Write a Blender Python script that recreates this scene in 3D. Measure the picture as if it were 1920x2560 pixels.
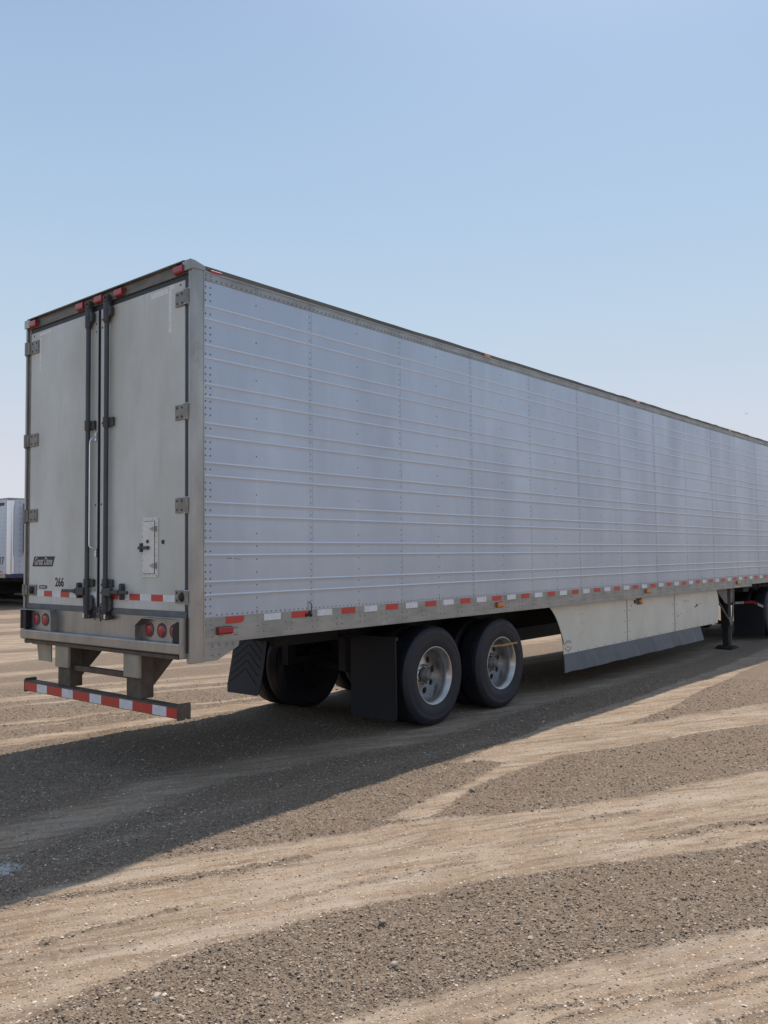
import bpy, bmesh, math, random
import numpy as np
from mathutils import Vector, Matrix
random.seed(7)
for o in list(bpy.data.objects): bpy.data.objects.remove(o)
scene = bpy.context.scene
COL = scene.collection
PI = math.pi
# ------------------------------------------------------------------ camera
cam_d = bpy.data.cameras.new('camera'); cam = bpy.data.objects.new('camera', cam_d); COL.objects.link(cam)
CAMP = Vector((-4.03816, -5.37202, 1.76663))
yaw, pitch, roll = math.radians(40.36356), math.radians(2.95331), math.radians(-0.62032)
f = Vector((math.cos(yaw)*math.cos(pitch), math.sin(yaw)*math.cos(pitch), math.sin(pitch)))
r = Vector((math.sin(yaw), -math.cos(yaw), 0)); u = r.cross(f)
r2 = r*math.cos(roll)+u*math.sin(roll); u2 = -r*math.sin(roll)+u*math.cos(roll)
cam.matrix_world = Matrix(((r2.x, u2.x, -f.x, CAMP.x), (r2.y, u2.y, -f.y, CAMP.y), (r2.z, u2.z, -f.z, CAMP.z), (0, 0, 0, 1)))
cam_d.sensor_fit = 'VERTICAL'; cam_d.sensor_height = 36; cam_d.lens = 30.011
cam_d.clip_start = 0.05; cam_d.clip_end = 8000
scene.camera = cam
# ------------------------------------------------------------------ light and sky
SA, SB = 0.60, 0.236                       # shadow offset per metre of height: -x, -y
sundir = Vector((SA, SB, 1)).normalized()
sun_el = math.asin(sundir.z); sun_az = math.atan2(sundir.x, sundir.y)
w = bpy.data.worlds.new('World'); scene.world = w; w.use_nodes = True
nt = w.node_tree; nt.nodes.clear()
out = nt.nodes.new('ShaderNodeOutputWorld'); bg = nt.nodes.new('ShaderNodeBackground')
sky = nt.nodes.new('ShaderNodeTexSky'); sky.sky_type = 'NISHITA'; sky.sun_disc = False
sky.sun_elevation = sun_el; sky.sun_rotation = sun_az
sky.air_density = 1.0; sky.dust_density = 1.2; sky.ozone_density = 2.0; sky.altitude = 600
bg.inputs[1].default_value = 0.12
# smoky haze low in the sky: the sky colour is pulled towards a pale lavender near the horizon
tc = nt.nodes.new('ShaderNodeTexCoord'); sp = nt.nodes.new('ShaderNodeSeparateXYZ')
nt.links.new(tc.outputs['Generated'], sp.inputs[0])
mr = nt.nodes.new('ShaderNodeMapRange'); mr.interpolation_type = 'SMOOTHSTEP'
mr.inputs['From Min'].default_value = -0.10; mr.inputs['From Max'].default_value = 0.55
mr.inputs['To Min'].default_value = 0.97; mr.inputs['To Max'].default_value = 0.70
mr.inputs['From Max'].default_value = 0.9
nt.links.new(sp.outputs['Z'], mr.inputs['Value'])
ramp = nt.nodes.new('ShaderNodeValToRGB')
ramp.color_ramp.elements[0].position = 0.0; ramp.color_ramp.elements[0].color = (0.72, 0.73, 0.79, 1)
ramp.color_ramp.elements[1].position = 1.0; ramp.color_ramp.elements[1].color = (0.36, 0.46, 0.62, 1)
for ps, cc in ((.12, (.66, .69, .77)), (.26, (.53, .66, .79)), (.40, (.44, .60, .79)), (.55, (.365, .515, .74))):
    e = ramp.color_ramp.elements.new(ps); e.color = (*cc, 1)
nt.links.new(sp.outputs['Z'], ramp.inputs[0])
sc = nt.nodes.new('ShaderNodeVectorMath'); sc.operation = 'SCALE'; sc.inputs['Scale'].default_value = 1/0.12
nt.links.new(ramp.outputs[0], sc.inputs[0])
mx = nt.nodes.new('ShaderNodeMix'); mx.data_type = 'RGBA'
nt.links.new(mr.outputs[0], mx.inputs[0]); nt.links.new(sky.outputs[0], mx.inputs[6]); nt.links.new(sc.outputs[0], mx.inputs[7])
# bright aureole of the smoky air round the sun
nz = nt.nodes.new('ShaderNodeVectorMath'); nz.operation = 'NORMALIZE'; nt.links.new(tc.outputs['Generated'], nz.inputs[0])
dp = nt.nodes.new('ShaderNodeVectorMath'); dp.operation = 'DOT_PRODUCT'; nt.links.new(nz.outputs[0], dp.inputs[0]); dp.inputs[1].default_value = tuple(sundir)
mxx = nt.nodes.new('ShaderNodeMath'); mxx.operation = 'MAXIMUM'; mxx.inputs[1].default_value = 0.0; nt.links.new(dp.outputs['Value'], mxx.inputs[0])
pw = nt.nodes.new('ShaderNodeMath'); pw.operation = 'POWER'; pw.inputs[1].default_value = 22.0; nt.links.new(mxx.outputs[0], pw.inputs[0])
gs = nt.nodes.new('ShaderNodeVectorMath'); gs.operation = 'SCALE'; gs.inputs[0].default_value = (1.0/0.12, 0.99/0.12, 0.96/0.12)
gm = nt.nodes.new('ShaderNodeMath'); gm.operation = 'MULTIPLY'; gm.inputs[1].default_value = 0.55; nt.links.new(pw.outputs[0], gm.inputs[0]); nt.links.new(gm.outputs[0], gs.inputs['Scale'])
ga = nt.nodes.new('ShaderNodeVectorMath'); ga.operation = 'ADD'; nt.links.new(mx.outputs[2], ga.inputs[0]); nt.links.new(gs.outputs[0], ga.inputs[1])
nt.links.new(ga.outputs[0], bg.inputs[0]); nt.links.new(bg.outputs[0], out.inputs[0])
sl = bpy.data.lights.new('sun', 'SUN'); sl.energy = 4.0; sl.angle = math.radians(0.6); sl.color = (1.0, 0.90, 0.78)
so = bpy.data.objects.new('sun', sl); COL.objects.link(so)
so.rotation_euler = (-sundir).to_track_quat('-Z', 'Y').to_euler(); so.location = (10, 10, 30)
scene.view_settings.view_transform = 'Standard'; scene.view_settings.look = 'None'
scene.view_settings.gamma = 1; scene.view_settings.exposure = 0.0
scene.render.engine = 'CYCLES'

# ------------------------------------------------------------------ materials
def mat(name, col, rough=0.6, metal=0.0, col2=None, scale=6.0, stretch=(1, 1, 1), lo=0.35, hi=0.65, amt=1.0,
        bump=0.0, bscale=60, bdist=0.002, coat=0.0, rvar=0.0, spec=None, extra=None):
    m = bpy.data.materials.new(name); m.use_nodes = True
    t = m.node_tree; p = t.nodes['Principled BSDF']
    p.inputs['Base Color'].default_value = (*col, 1); p.inputs['Roughness'].default_value = rough
    p.inputs['Metallic'].default_value = metal
    if coat: p.inputs['Coat Weight'].default_value = coat; p.inputs['Coat Roughness'].default_value = 0.12
    if spec is not None: p.inputs['Specular IOR Level'].default_value = spec
    tcn = t.nodes.new('ShaderNodeTexCoord'); mp = t.nodes.new('ShaderNodeMapping'); mp.inputs['Scale'].default_value = stretch
    t.links.new(tcn.outputs['Object'], mp.inputs[0])
    cur = None
    if col2 is not None:
        n = t.nodes.new('ShaderNodeTexNoise'); n.inputs['Scale'].default_value = scale; n.inputs['Detail'].default_value = 8
        n.inputs['Roughness'].default_value = 0.62
        t.links.new(mp.outputs[0], n.inputs['Vector'])
        q = t.nodes.new('ShaderNodeMapRange'); q.inputs['From Min'].default_value = lo; q.inputs['From Max'].default_value = hi
        q.inputs['To Max'].default_value = amt
        t.links.new(n.outputs[0], q.inputs['Value'])
        x = t.nodes.new('ShaderNodeMix'); x.data_type = 'RGBA'
        x.inputs[6].default_value = (*col, 1); x.inputs[7].default_value = (*col2, 1)
        t.links.new(q.outputs[0], x.inputs[0]); t.links.new(x.outputs[2], p.inputs['Base Color']); cur = x.outputs[2]
        if rvar:
            q2 = t.nodes.new('ShaderNodeMapRange'); q2.inputs['To Min'].default_value = rough-rvar; q2.inputs['To Max'].default_value = rough+rvar
            q2.inputs['From Min'].default_value = 0.3; q2.inputs['From Max'].default_value = 0.7
            t.links.new(n.outputs[0], q2.inputs['Value']); t.links.new(q2.outputs[0], p.inputs['Roughness'])
    if bump:
        n2 = t.nodes.new('ShaderNodeTexNoise'); n2.inputs['Scale'].default_value = bscale; n2.inputs['Detail'].default_value = 5
        t.links.new(mp.outputs[0], n2.inputs['Vector'])
        b = t.nodes.new('ShaderNodeBump'); b.inputs['Strength'].default_value = bump; b.inputs['Distance'].default_value = bdist
        t.links.new(n2.outputs[0], b.inputs['Height']); t.links.new(b.outputs[0], p.inputs['Normal'])
    if extra: extra(m, t, p, tcn, cur)
    return m

def grime(colr, scale, lo, hi, amt, stretch=(1, 1, 1)):
    """second layer of stains over whatever colour the material already has"""
    def fn(m, t, p, tcn, cur):
        mp = t.nodes.new('ShaderNodeMapping'); mp.inputs['Scale'].default_value = stretch; mp.inputs['Location'].default_value = (3.1, 7.7, 1.3)
        t.links.new(tcn.outputs['Object'], mp.inputs[0])
        n = t.nodes.new('ShaderNodeTexNoise'); n.inputs['Scale'].default_value = scale; n.inputs['Detail'].default_value = 9; n.inputs['Roughness'].default_value = 0.7
        t.links.new(mp.outputs[0], n.inputs['Vector'])
        q = t.nodes.new('ShaderNodeMapRange'); q.inputs['From Min'].default_value = lo; q.inputs['From Max'].default_value = hi; q.inputs['To Max'].default_value = amt
        t.links.new(n.outputs[0], q.inputs['Value'])
        x = t.nodes.new('ShaderNodeMix'); x.data_type = 'RGBA'; x.inputs[7].default_value = (*colr, 1)
        if cur is None: x.inputs[6].default_value = p.inputs['Base Color'].default_value
        else: t.links.new(cur, x.inputs[6])
        t.links.new(q.outputs[0], x.inputs[0]); t.links.new(x.outputs[2], p.inputs['Base Color'])
    return fn

M = {}
M['alu'] = mat('brushed_aluminium_sheet', (0.485, 0.54, 0.625), 0.38, 0.6, (0.40, 0.44, 0.515), 1.0, (1.1, 1, 0.4), 0.3, 0.7, 0.8,
               bump=0.25, bscale=1.4, bdist=0.010, rvar=0.07, extra=grime((0.62, 0.65, 0.70), 3.0, 0.54, 0.80, 0.4, (2.4, 1, 0.18)))
M['crest_highlight'] = mat('rib_crest_highlight', (0.70, 0.745, 0.81), 0.34, 0.45, (0.58, 0.62, 0.68), 2.0, (1, 1, 1), 0.3, 0.7, 0.8)  # sky highlight painted into the colour of the ribs' crests and upper slopes
M['alu_rail'] = mat('weathered_aluminium_rail', (0.40, 0.40, 0.385), 0.5, 0.75, (0.30, 0.295, 0.28), 3.0, (1, 1, 3), 0.3, 0.7, 1.0,
                    bump=0.1, bscale=30, rvar=0.08, extra=grime((0.25, 0.22, 0.18), 9, 0.55, 0.8, 0.5))
M['alu_roof'] = mat('dirty_roof_rail', (0.20, 0.18, 0.155), 0.6, 0.55, (0.10, 0.085, 0.07), 3, (0.5, 1, 4), 0.3, 0.7, 1.0, bump=0.2, bscale=20)
M['steel'] = mat('stainless_rear_frame', (0.43, 0.425, 0.41), 0.36, 0.8, (0.30, 0.29, 0.275), 4, (1, 1, 0.35), 0.3, 0.7, 1.0,
                 bump=0.08, bscale=12, rvar=0.08, extra=grime((0.22, 0.17, 0.12), 7, 0.56, 0.82, 0.75, (1, 1.6, 0.4)))
M['header'] = mat('grimy_header_metal', (0.24, 0.225, 0.20), 0.55, 0.6, (0.13, 0.11, 0.09), 7, (1, 0.6, 2.5), 0.3, 0.7, 1.0, bump=0.1)
M['door'] = mat('white_door_paint', (0.60, 0.615, 0.585), 0.38, 0.0, (0.42, 0.40, 0.345), 1.1, (1, 1.2, 0.55), 0.38, 0.68, 0.75, coat=0.15, rvar=0.08,
                bump=0.05, bscale=3, bdist=0.01, extra=grime((0.34, 0.29, 0.21), 2.4, 0.56, 0.86, 0.5, (1, 3.2, 0.45)))
M['hinge'] = mat('dull_hinge_steel', (0.30, 0.285, 0.26), 0.5, 0.5, (0.19, 0.175, 0.155), 14, (1, 1, 1), 0.35, 0.7, 1.0)
M['rivet'] = mat('dark_rivet', (0.20, 0.20, 0.21), 0.5, 0.4)
M['white'] = mat('white_vent_paint', (0.74, 0.72, 0.70), 0.4, 0.0, (0.60, 0.57, 0.53), 12, (1, 1, 1), 0.4, 0.7, 0.7)
M['gasket'] = mat('dark_blue_black_door_seal', (0.030, 0.034, 0.048), 0.55, 0.0, (0.06, 0.06, 0.07), 8, (1, 1, 1), 0.4, 0.7, 0.6)
M['gasket_grey'] = mat('grey_sill_seal', (0.16, 0.165, 0.17), 0.6, 0.1, (0.11, 0.11, 0.115), 6, (1, 1, 1))
M['rod'] = mat('painted_lock_rod', (0.058, 0.072, 0.078), 0.45, 0.4, (0.095, 0.105, 0.108), 10, (1, 1, 0.3), 0.35, 0.7, 0.8, bump=0.08, bscale=70)
M['castiron'] = mat('grey_cast_latch', (0.062, 0.066, 0.072), 0.55, 0.4, (0.11, 0.105, 0.10), 25, (1, 1, 1), 0.4, 0.7, 0.8, bump=0.15, bscale=90)
M['chrome'] = mat('bright_handle_steel', (0.72, 0.74, 0.78), 0.22, 1.0)
M['black'] = mat('black_rubber', (0.014, 0.014, 0.016), 0.6)
M['rubber'] = mat('tyre_rubber', (0.009, 0.010, 0.017), 0.6, 0.0, (0.017, 0.018, 0.025), 9, (1, 1, 1), 0.35, 0.75, 0.7, bump=0.12, bscale=90, rvar=0.08,
                  extra=grime((0.06, 0.052, 0.045), 5, 0.52, 0.85, 0.3))
M['flap'] = mat('mud_flap_rubber', (0.004, 0.006, 0.011), 0.6, 0.0, (0.009, 0.010, 0.015), 4, (1, 1, 1), 0.35, 0.75, 0.7, bump=0.15, bscale=15,
                extra=grime((0.03, 0.028, 0.025), 3, 0.55, 0.85, 0.2))
M['rim'] = mat('silver_wheel_paint', (0.54, 0.53, 0.52), 0.30, 0.85, (0.32, 0.30, 0.28), 9, (1, 1, 1), 0.35, 0.7, 0.8,
               extra=grime((0.20, 0.16, 0.12), 14, 0.55, 0.8, 0.6))
M['hub'] = mat('dusty_hub', (0.20, 0.19, 0.18), 0.6, 0.3, (0.12, 0.11, 0.10), 22, (1, 1, 1))
M['under'] = mat('dark_undercarriage', (0.011, 0.011, 0.012), 0.8, 0.0, (0.024, 0.021, 0.019), 6, (1, 1, 1))
M['redlens'] = mat('red_lamp_lens', (0.36, 0.012, 0.018), 0.22, 0.0, coat=0.5, bump=0.15, bscale=120)
M['amber'] = mat('amber_lamp_lens', (0.62, 0.20, 0.03), 0.25, 0.0, coat=0.5, bump=0.15, bscale=120)
M['lamp_dark'] = mat('lamp_base', (0.10, 0.07, 0.06), 0.6)
M['tapered'] = mat('red_reflective_tape', (0.58, 0.040, 0.028), 0.4, 0.0, (0.42, 0.06, 0.045), 14, (1, 1, 1), 0.4, 0.7, 1.0, extra=grime((0.30, 0.24, 0.19), 22, 0.58, 0.8, 0.45))
M['tapewhite'] = mat('white_reflective_tape', (0.74, 0.76, 0.80), 0.4, 0.0, (0.60, 0.60, 0.61), 14, (1, 1, 1), 0.4, 0.7, 0.9, extra=grime((0.36, 0.31, 0.26), 22, 0.58, 0.8, 0.45))
M['icc_white'] = mat('worn_beige_post_paint', (0.40, 0.35, 0.275), 0.6, 0.0, (0.27, 0.225, 0.165), 8, (1, 1, 0.5), 0.35, 0.7, 0.9,
                     extra=grime((0.09, 0.06, 0.04), 16, 0.62, 0.74, 0.8, (1, 1, 0.5)))
M['icc_brown'] = mat('rusty_brown_bar', (0.135, 0.105, 0.08), 0.75, 0.1, (0.075, 0.055, 0.042), 10, (1, 1, 1), 0.35, 0.7, 1.0, bump=0.2, bscale=70)
M['skirt'] = mat('cream_skirt_panel', (0.70, 0.67, 0.585), 0.45, 0.0, (0.57, 0.54, 0.455), 2.2, (1, 1, 0.8), 0.35, 0.7, 0.8,
                 extra=grime((0.30, 0.21, 0.13), 5, 0.64, 0.86, 0.6, (1, 1, 0.5)))
M['skirt_flap'] = mat('grey_skirt_rubber', (0.125, 0.130, 0.145), 0.55, 0.0, (0.085, 0.09, 0.10), 3, (1, 1, 1), 0.3, 0.7, 1.0, bump=0.2, bscale=4, bdist=0.02)
M['wood'] = mat('ochre_strap', (0.42, 0.27, 0.10), 0.7, 0.0, (0.30, 0.19, 0.08), 20, (1, 1, 1))
M['ink'] = mat('black_print', (0.012, 0.012, 0.014), 0.5)
M['silverink'] = mat('silver_print', (0.50, 0.50, 0.50), 0.45, 0.4)
M['rust'] = mat('rust_scrape', (0.10, 0.06, 0.035), 0.8, 0.0, (0.20, 0.12, 0.07), 40, (1, 1, 1))
M['sticker'] = mat('pale_tape_residue', (0.74, 0.74, 0.71), 0.5, 0.0, (0.52, 0.51, 0.47), 30, (1, 1, 1), 0.5, 0.7, 0.8)
M['bluerail'] = mat('navy_rail_paint', (0.045, 0.065, 0.14), 0.5, 0.1, (0.03, 0.04, 0.08), 5, (1, 1, 1))
M['darkblue_cab'] = mat('dark_blue_cab_paint', (0.02, 0.03, 0.09), 0.25, 0.2, coat=0.8)
M['glass'] = mat('dark_window_glass', (0.01, 0.012, 0.015), 0.05, 0.0, coat=1.0)

# ------------------------------------------------------------------ geometry helpers
class G:
    def __init__(s): s.v = []; s.f = []; s.mi = []; s.sm = []; s.cur = 0
    def add(s, vs, fs, smooth=False):
        o = len(s.v); s.v.extend([tuple(map(float, q)) for q in vs])
        for q in fs: s.f.append(tuple(i+o for i in q)); s.mi.append(s.cur); s.sm.append(smooth)
        return s
    def box(s, x0, x1, y0, y1, z0, z1):
        return s.add([(x0, y0, z0), (x1, y0, z0), (x1, y1, z0), (x0, y1, z0), (x0, y0, z1), (x1, y0, z1), (x1, y1, z1), (x0, y1, z1)],
                     [(0, 3, 2, 1), (4, 5, 6, 7), (0, 1, 5, 4), (1, 2, 6, 5), (2, 3, 7, 6), (3, 0, 4, 7)])
    def prism(s, poly, ax, a, b, smooth=False):
        """poly: 2D points in the two other axes (in x,y,z order); extruded along ax from a to b"""
        def P(q, c):
            q = list(q); q.insert(ax, c); return q
        n = len(poly); vs = [P(q, a) for q in poly]+[P(q, b) for q in poly]
        ar = sum(poly[i][0]*poly[(i+1) % n][1]-poly[(i+1) % n][0]*poly[i][1] for i in range(n))
        flip = (ar > 0) != (ax == 1)
        fs = [tuple(range(n)), tuple(range(2*n-1, n-1, -1))]+[(i, i+n, (i+1) % n+n, (i+1) % n) for i in range(n)]
        if (b > a): 
            if flip: fs = [t[::-1] for t in fs]
        else:
            if not flip: fs = [t[::-1] for t in fs]
        return s.add(vs, fs, smooth)
    def cyl(s, p0, p1, r0, r1=None, n=16, smooth=True, cap=True):
        r1 = r0 if r1 is None else r1
        p0 = Vector(p0); p1 = Vector(p1); d = (p1-p0).normalized()
        a = d.orthogonal().normalized(); b = d.cross(a)
        vs = []
        for p, rr in ((p0, r0), (p1, r1)):
            for i in range(n):
                t = 2*PI*i/n; vs.append(p+rr*(math.cos(t)*a+math.sin(t)*b))
        s.add(vs, [(i, (i+1) % n, (i+1) % n+n, i+n) for i in range(n)], smooth)
        if cap: s.add(vs, [tuple(range(n-1, -1, -1)), tuple(range(n, 2*n))])
        return s
    def tube(s, path, rr, n=10, close=True):
        path = [Vector(p) for p in path]; m = len(path)
        rings = []; a = None
        for i, p in enumerate(path):
            d = (path[min(i+1, m-1)]-path[max(i-1, 0)]).normalized()
            if a is None: a = d.orthogonal().normalized()
            a = (a-d*a.dot(d)).normalized(); b = d.cross(a)
            R = rr[i] if isinstance(rr, (list, tuple)) else rr
            rings.append([p+R*(math.cos(2*PI*k/n)*a+math.sin(2*PI*k/n)*b) for k in range(n)])
        vs = [q for g in rings for q in g]
        fs = [(i*n+k, i*n+(k+1) % n, (i+1)*n+(k+1) % n, (i+1)*n+k) for i in range(m-1) for k in range(n)]
        s.add(vs, fs, True)
        if close: s.add(rings[0], [tuple(range(n-1, -1, -1))]); s.add(rings[-1], [tuple(range(n))])
        return s
    def lathe(s, prof, c, n=48, smooth=True, flip=False):
        """prof (radius, y) turned round the y axis through c"""
        m = len(prof); vs = []
        for rr, yy in prof:
            for k in range(n):
                t = 2*PI*k/n; vs.append((c[0]+rr*math.cos(t), c[1]+yy, c[2]+rr*math.sin(t)))
        fs = [(i*n+k, i*n+(k+1) % n, (i+1)*n+(k+1) % n, (i+1)*n+k) for i in range(m-1) for k in range(n)]
        if flip: fs = [t[::-1] for t in fs]
        return s.add(vs, fs, smooth)
    def dome(s, c, nrm, rr, h=None, n=8):
        h = rr*0.55 if h is None else h
        c = Vector(c); d = Vector(nrm).normalized(); a = d.orthogonal().normalized(); b = d.cross(a)
        vs = []
        for R, H in ((rr, 0), (rr*0.88, h*0.5), (rr*0.5, h*0.9)):
            for i in range(n):
                t = 2*PI*i/n; vs.append(c+R*(math.cos(t)*a+math.sin(t)*b)+d*H)
        vs.append(c+d*h)
        fs = [(i+k*n, (i+1) % n+k*n, (i+1) % n+(k+1)*n, i+(k+1)*n) for k in range(2) for i in range(n)]
        fs += [(2*n+i, 2*n+(i+1) % n, 3*n) for i in range(n)]
        return s.add(vs, fs, True)
    def build(s, name, mats, parent=None, bevel=0, loc=None, recalc=False):
        me = bpy.data.meshes.new(name); me.from_pydata(s.v, [], s.f)
        if not isinstance(mats, (list, tuple)): mats = [mats]
        for m in mats: me.materials.append(m)
        me.polygons.foreach_set('material_index', s.mi); me.polygons.foreach_set('use_smooth', s.sm)
        me.update()
        if recalc:
            b = bmesh.new(); b.from_mesh(me); bmesh.ops.recalc_face_normals(b, faces=b.faces); b.to_mesh(me); b.free()
        o = bpy.data.objects.new(name, me); COL.objects.link(o)
        if parent: o.parent = parent
        if loc: o.location = loc
        if bevel:
            md = o.modifiers.new('bevel', 'BEVEL'); md.width = bevel; md.segments = 2; md.limit_method = 'ANGLE'; md.angle_limit = math.radians(40)
        return o
def empty(name, loc, label, cat, group=None, rz=0):
    o = bpy.data.objects.new(name, None); COL.objects.link(o); o.location = loc; o.rotation_euler = (0, 0, rz)
    o['label'] = label; o['category'] = cat
    if group: o['group'] = group
    return o
def tag(o, label=None, cat=None, group=None, kind=None):
    for k, v in (('label', label), ('category', cat), ('group', group), ('kind', kind)):
        if v: o[k] = v
    return o
def text(body, size, name, m, parent, origin, sx=1.0, shear=0.0, depth=0.0008, bold=0.0, axes=((0, -1, 0), (0, 0, 1), (-1, 0, 0))):
    cu = bpy.data.curves.new(name, 'FONT'); cu.body = body; cu.size = size; cu.extrude = depth; cu.shear = shear; cu.offset = bold
    cu.align_x = 'CENTER'; cu.align_y = 'CENTER'
    tmp = bpy.data.objects.new('tmp', cu); COL.objects.link(tmp)
    me = bpy.data.meshes.new_from_object(tmp.evaluated_get(bpy.context.evaluated_depsgraph_get()))
    bpy.data.objects.remove(tmp)
    A = Matrix(((axes[0][0], axes[1][0], axes[2][0]), (axes[0][1], axes[1][1], axes[2][1]), (axes[0][2], axes[1][2], axes[2][2]))).to_4x4()
    me.transform(Matrix.Translation(origin) @ A @ Matrix.Diagonal((sx, 1, 1, 1)))
    me.materials.clear(); me.materials.append(m); me.name = name
    o = bpy.data.objects.new(name, me); COL.objects.link(o); o.parent = parent
    return o
def copy_tree(o, parent=None):
    c = o.copy(); COL.objects.link(c); c.parent = parent
    for ch in list(o.children): copy_tree(ch, c)
    return c

# ------------------------------------------------------------------ ground
def vnoise(x, y, seed=0):
    xi = np.floor(x).astype(np.int64); yi = np.floor(y).astype(np.int64); xf = x-xi; yf = y-yi
    def h(a, b):
        n = (a*374761393+b*668265263+seed*974634777) & 0xffffffff
        n = ((n ^ (n >> 13))*1274126177) & 0xffffffff
        return ((n ^ (n >> 16)) & 0xffff)/65535.0
    ux = xf*xf*(3-2*xf); uy = yf*yf*(3-2*yf)
    return (h(xi, yi)*(1-ux)+h(xi+1, yi)*ux)*(1-uy)+(h(xi, yi+1)*(1-ux)+h(xi+1, yi+1)*ux)*uy
def fbm(x, y, oct=4, seed=0):
    s = 0; a = 0.5; t = 0
    for i in range(oct): s = s+a*vnoise(x*2**i, y*2**i, seed+i*17); t += a; a *= 0.5
    return s/t
def sstep(a, b, x):
    t = np.clip((x-a)/(b-a), 0, 1); return t*t*(3-2*t)
def seg_dist(X, Y, pts):
    d = np.full(X.shape, 1e9); tt = np.zeros(X.shape); acc = 0
    for (x0, y0), (x1, y1) in zip(pts[:-1], pts[1:]):
        dx, dy = x1-x0, y1-y0; L2 = dx*dx+dy*dy
        t = np.clip(((X-x0)*dx+(Y-y0)*dy)/L2, 0, 1)
        dd = np.hypot(X-x0-t*dx, Y-y0-t*dy); d = np.minimum(d, dd)
    return d
def poly_sd(X, Y, pts):
    ins = np.zeros(X.shape, bool); n = len(pts)
    for i in range(n):
        x0, y0 = pts[i]; x1, y1 = pts[(i+1) % n]
        c = ((y0 > Y) != (y1 > Y)) & (X < (x1-x0)*(Y-y0)/((y1-y0) if y1 != y0 else 1e-9)+x0)
        ins ^= c
    d = seg_dist(X, Y, pts+[pts[0]])
    return np.where(ins, d, -d)
BAND1 = [(6, -9.5), (3.0, -6.5), (1.2, -4.75), (0.33, -4.05), (0.01, -3.86), (-.4, -3.61), (-.79, -3.43), (-1.07, -3.26), (-1.39, -3.09), (-1.69, -3.0), (-2.6, -2.93), (-4.5, -3.2), (-7, -5), (-6, -9.5)]
BANDB = [(12, -9.5), (6.5, -5.2), (3.39, -3.16), (2.73, -2.91), (2.08, -2.71), (1.45, -2.39), (.97, -2.12), (.57, -1.83), (.28, -1.67), (-.55, -1.24), (-.86, -1.08), (-1.08, -.95), (-1.35, -.89), (-2.2, -.85), (-5, -.7), (-9, -1.2),
         (-9, -3.2), (-5, -2.4), (-3.3, -2.16), (-2.41, -2.1), (-2.01, -2.08), (-1.57, -2.13), (-1.31, -2.22), (-.96, -2.34), (-.64, -2.46), (-.26, -2.62), (.12, -2.82), (.52, -3.04), (.99, -3.35), (1.55, -3.69), (4.5, -6.3), (8, -9.5)]
BANDE = [(.36, -1.6), (.8, -1.56), (1.24, -1.52), (1.70, -1.45), (2.2, -1.36), (2.15, -1.18), (1.9, -1.05), (4.16, -.8), (5.96, -.85), (9, -.7), (14, -.3), (14, -.7), (9, -1.12), (7.84, -1.24), (5.94, -1.42), (4.4, -1.47),
         (4.72, -1.59), (5.55, -1.9), (6.54, -2.24), (10, -3.4), (16, -5.5), (16, -6.6), (10, -4.2), (6.4, -2.98), (5.27, -2.61), (4.56, -2.25), (3.65, -1.93), (3.12, -1.73), (2.71, -1.63), (2.09, -1.62), (1.62, -1.6), (1.19, -1.68), (.59, -1.81)]
LIGHT = [  # (points, half width, soft, weight)
    ([(-6, -.5), (-3, -.1), (-1.45, .12), (-.5, .16), (.4, .32), (1.4, .24), (2.3, .02), (3.15, -.02), (5.12, .14), (6.65, .08), (9, .2), (14, .5)], .20, .32, .8),
    ([(-6, -.9), (-3, -.75), (-1.9, -.62), (-1.2, -.5), (0, -.55), (1.4, -.62), (3, -.75)], .03, .16, .35),
    ([(-4, 1.0), (-1.2, .75), (-.2, .9), (1.2, 1.2), (3, 1.25), (6, 1.6)], .10, .3, .25),
    ([(-6, 3.3), (-2, 3.15), (-.09, 2.86), (1.08, 2.72), (2.6, 2.66), (5, 2.3), (9, 2.0)], .10, .14, 1.0),
    ([(-4, 4.6), (-1, 4.1), (.35, 3.81), (1.29, 3.55), (2.05, 3.29), (3.21, 2.98), (5, 2.5)], .045, .09, .9),
    ([(-4, 3.9), (-1, 3.6), (.9, 3.35), (2.2, 3.1)], .02, .06, .5),
    ([(-3, 6.2), (0, 5.7), (1.1, 5.42), (1.9, 5.2), (2.83, 4.95), (4.2, 4.5), (7, 3.9)], .14, .16, .9),
    ([(-2, 5.2), (1.5, 4.75), (3.4, 4.2), (6, 3.4)], .04, .1, .7),
    ([(2.4, 5.75), (3.2, 5.39), (4.39, 4.97), (7, 4.3), (12, 3.6)], .06, .1, .8),
    ([(-2, 8.9), (1, 8.1), (2.22, 7.76), (3, 7.59), (4.46, 7.06), (5.87, 6.78), (9, 6.2)], .16, .22, .9),
    ([(0, 7.2), (2.4, 6.7), (4.5, 6.2), (8, 5.2)], .07, .14, .6),
    ([(0, 11.4), (3.6, 10.5), (6, 9.6), (10, 8.6), (20, 7)], .3, .35, .9),
    ([(0, 14.4), (5, 13.0), (9, 12.0), (20, 10)], .3, .5, .8),
    ([(0, 20), (6, 18.0), (12, 16.4), (25, 14)], .6, .6, .9),
    ([(5, 4.8), (9, 4.2), (16, 4.4), (26, 5.5)], .5, .4, .8), ([(8, 7.5), (14, 7.0), (22, 7.5)], .5, .5, .8),
]
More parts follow.
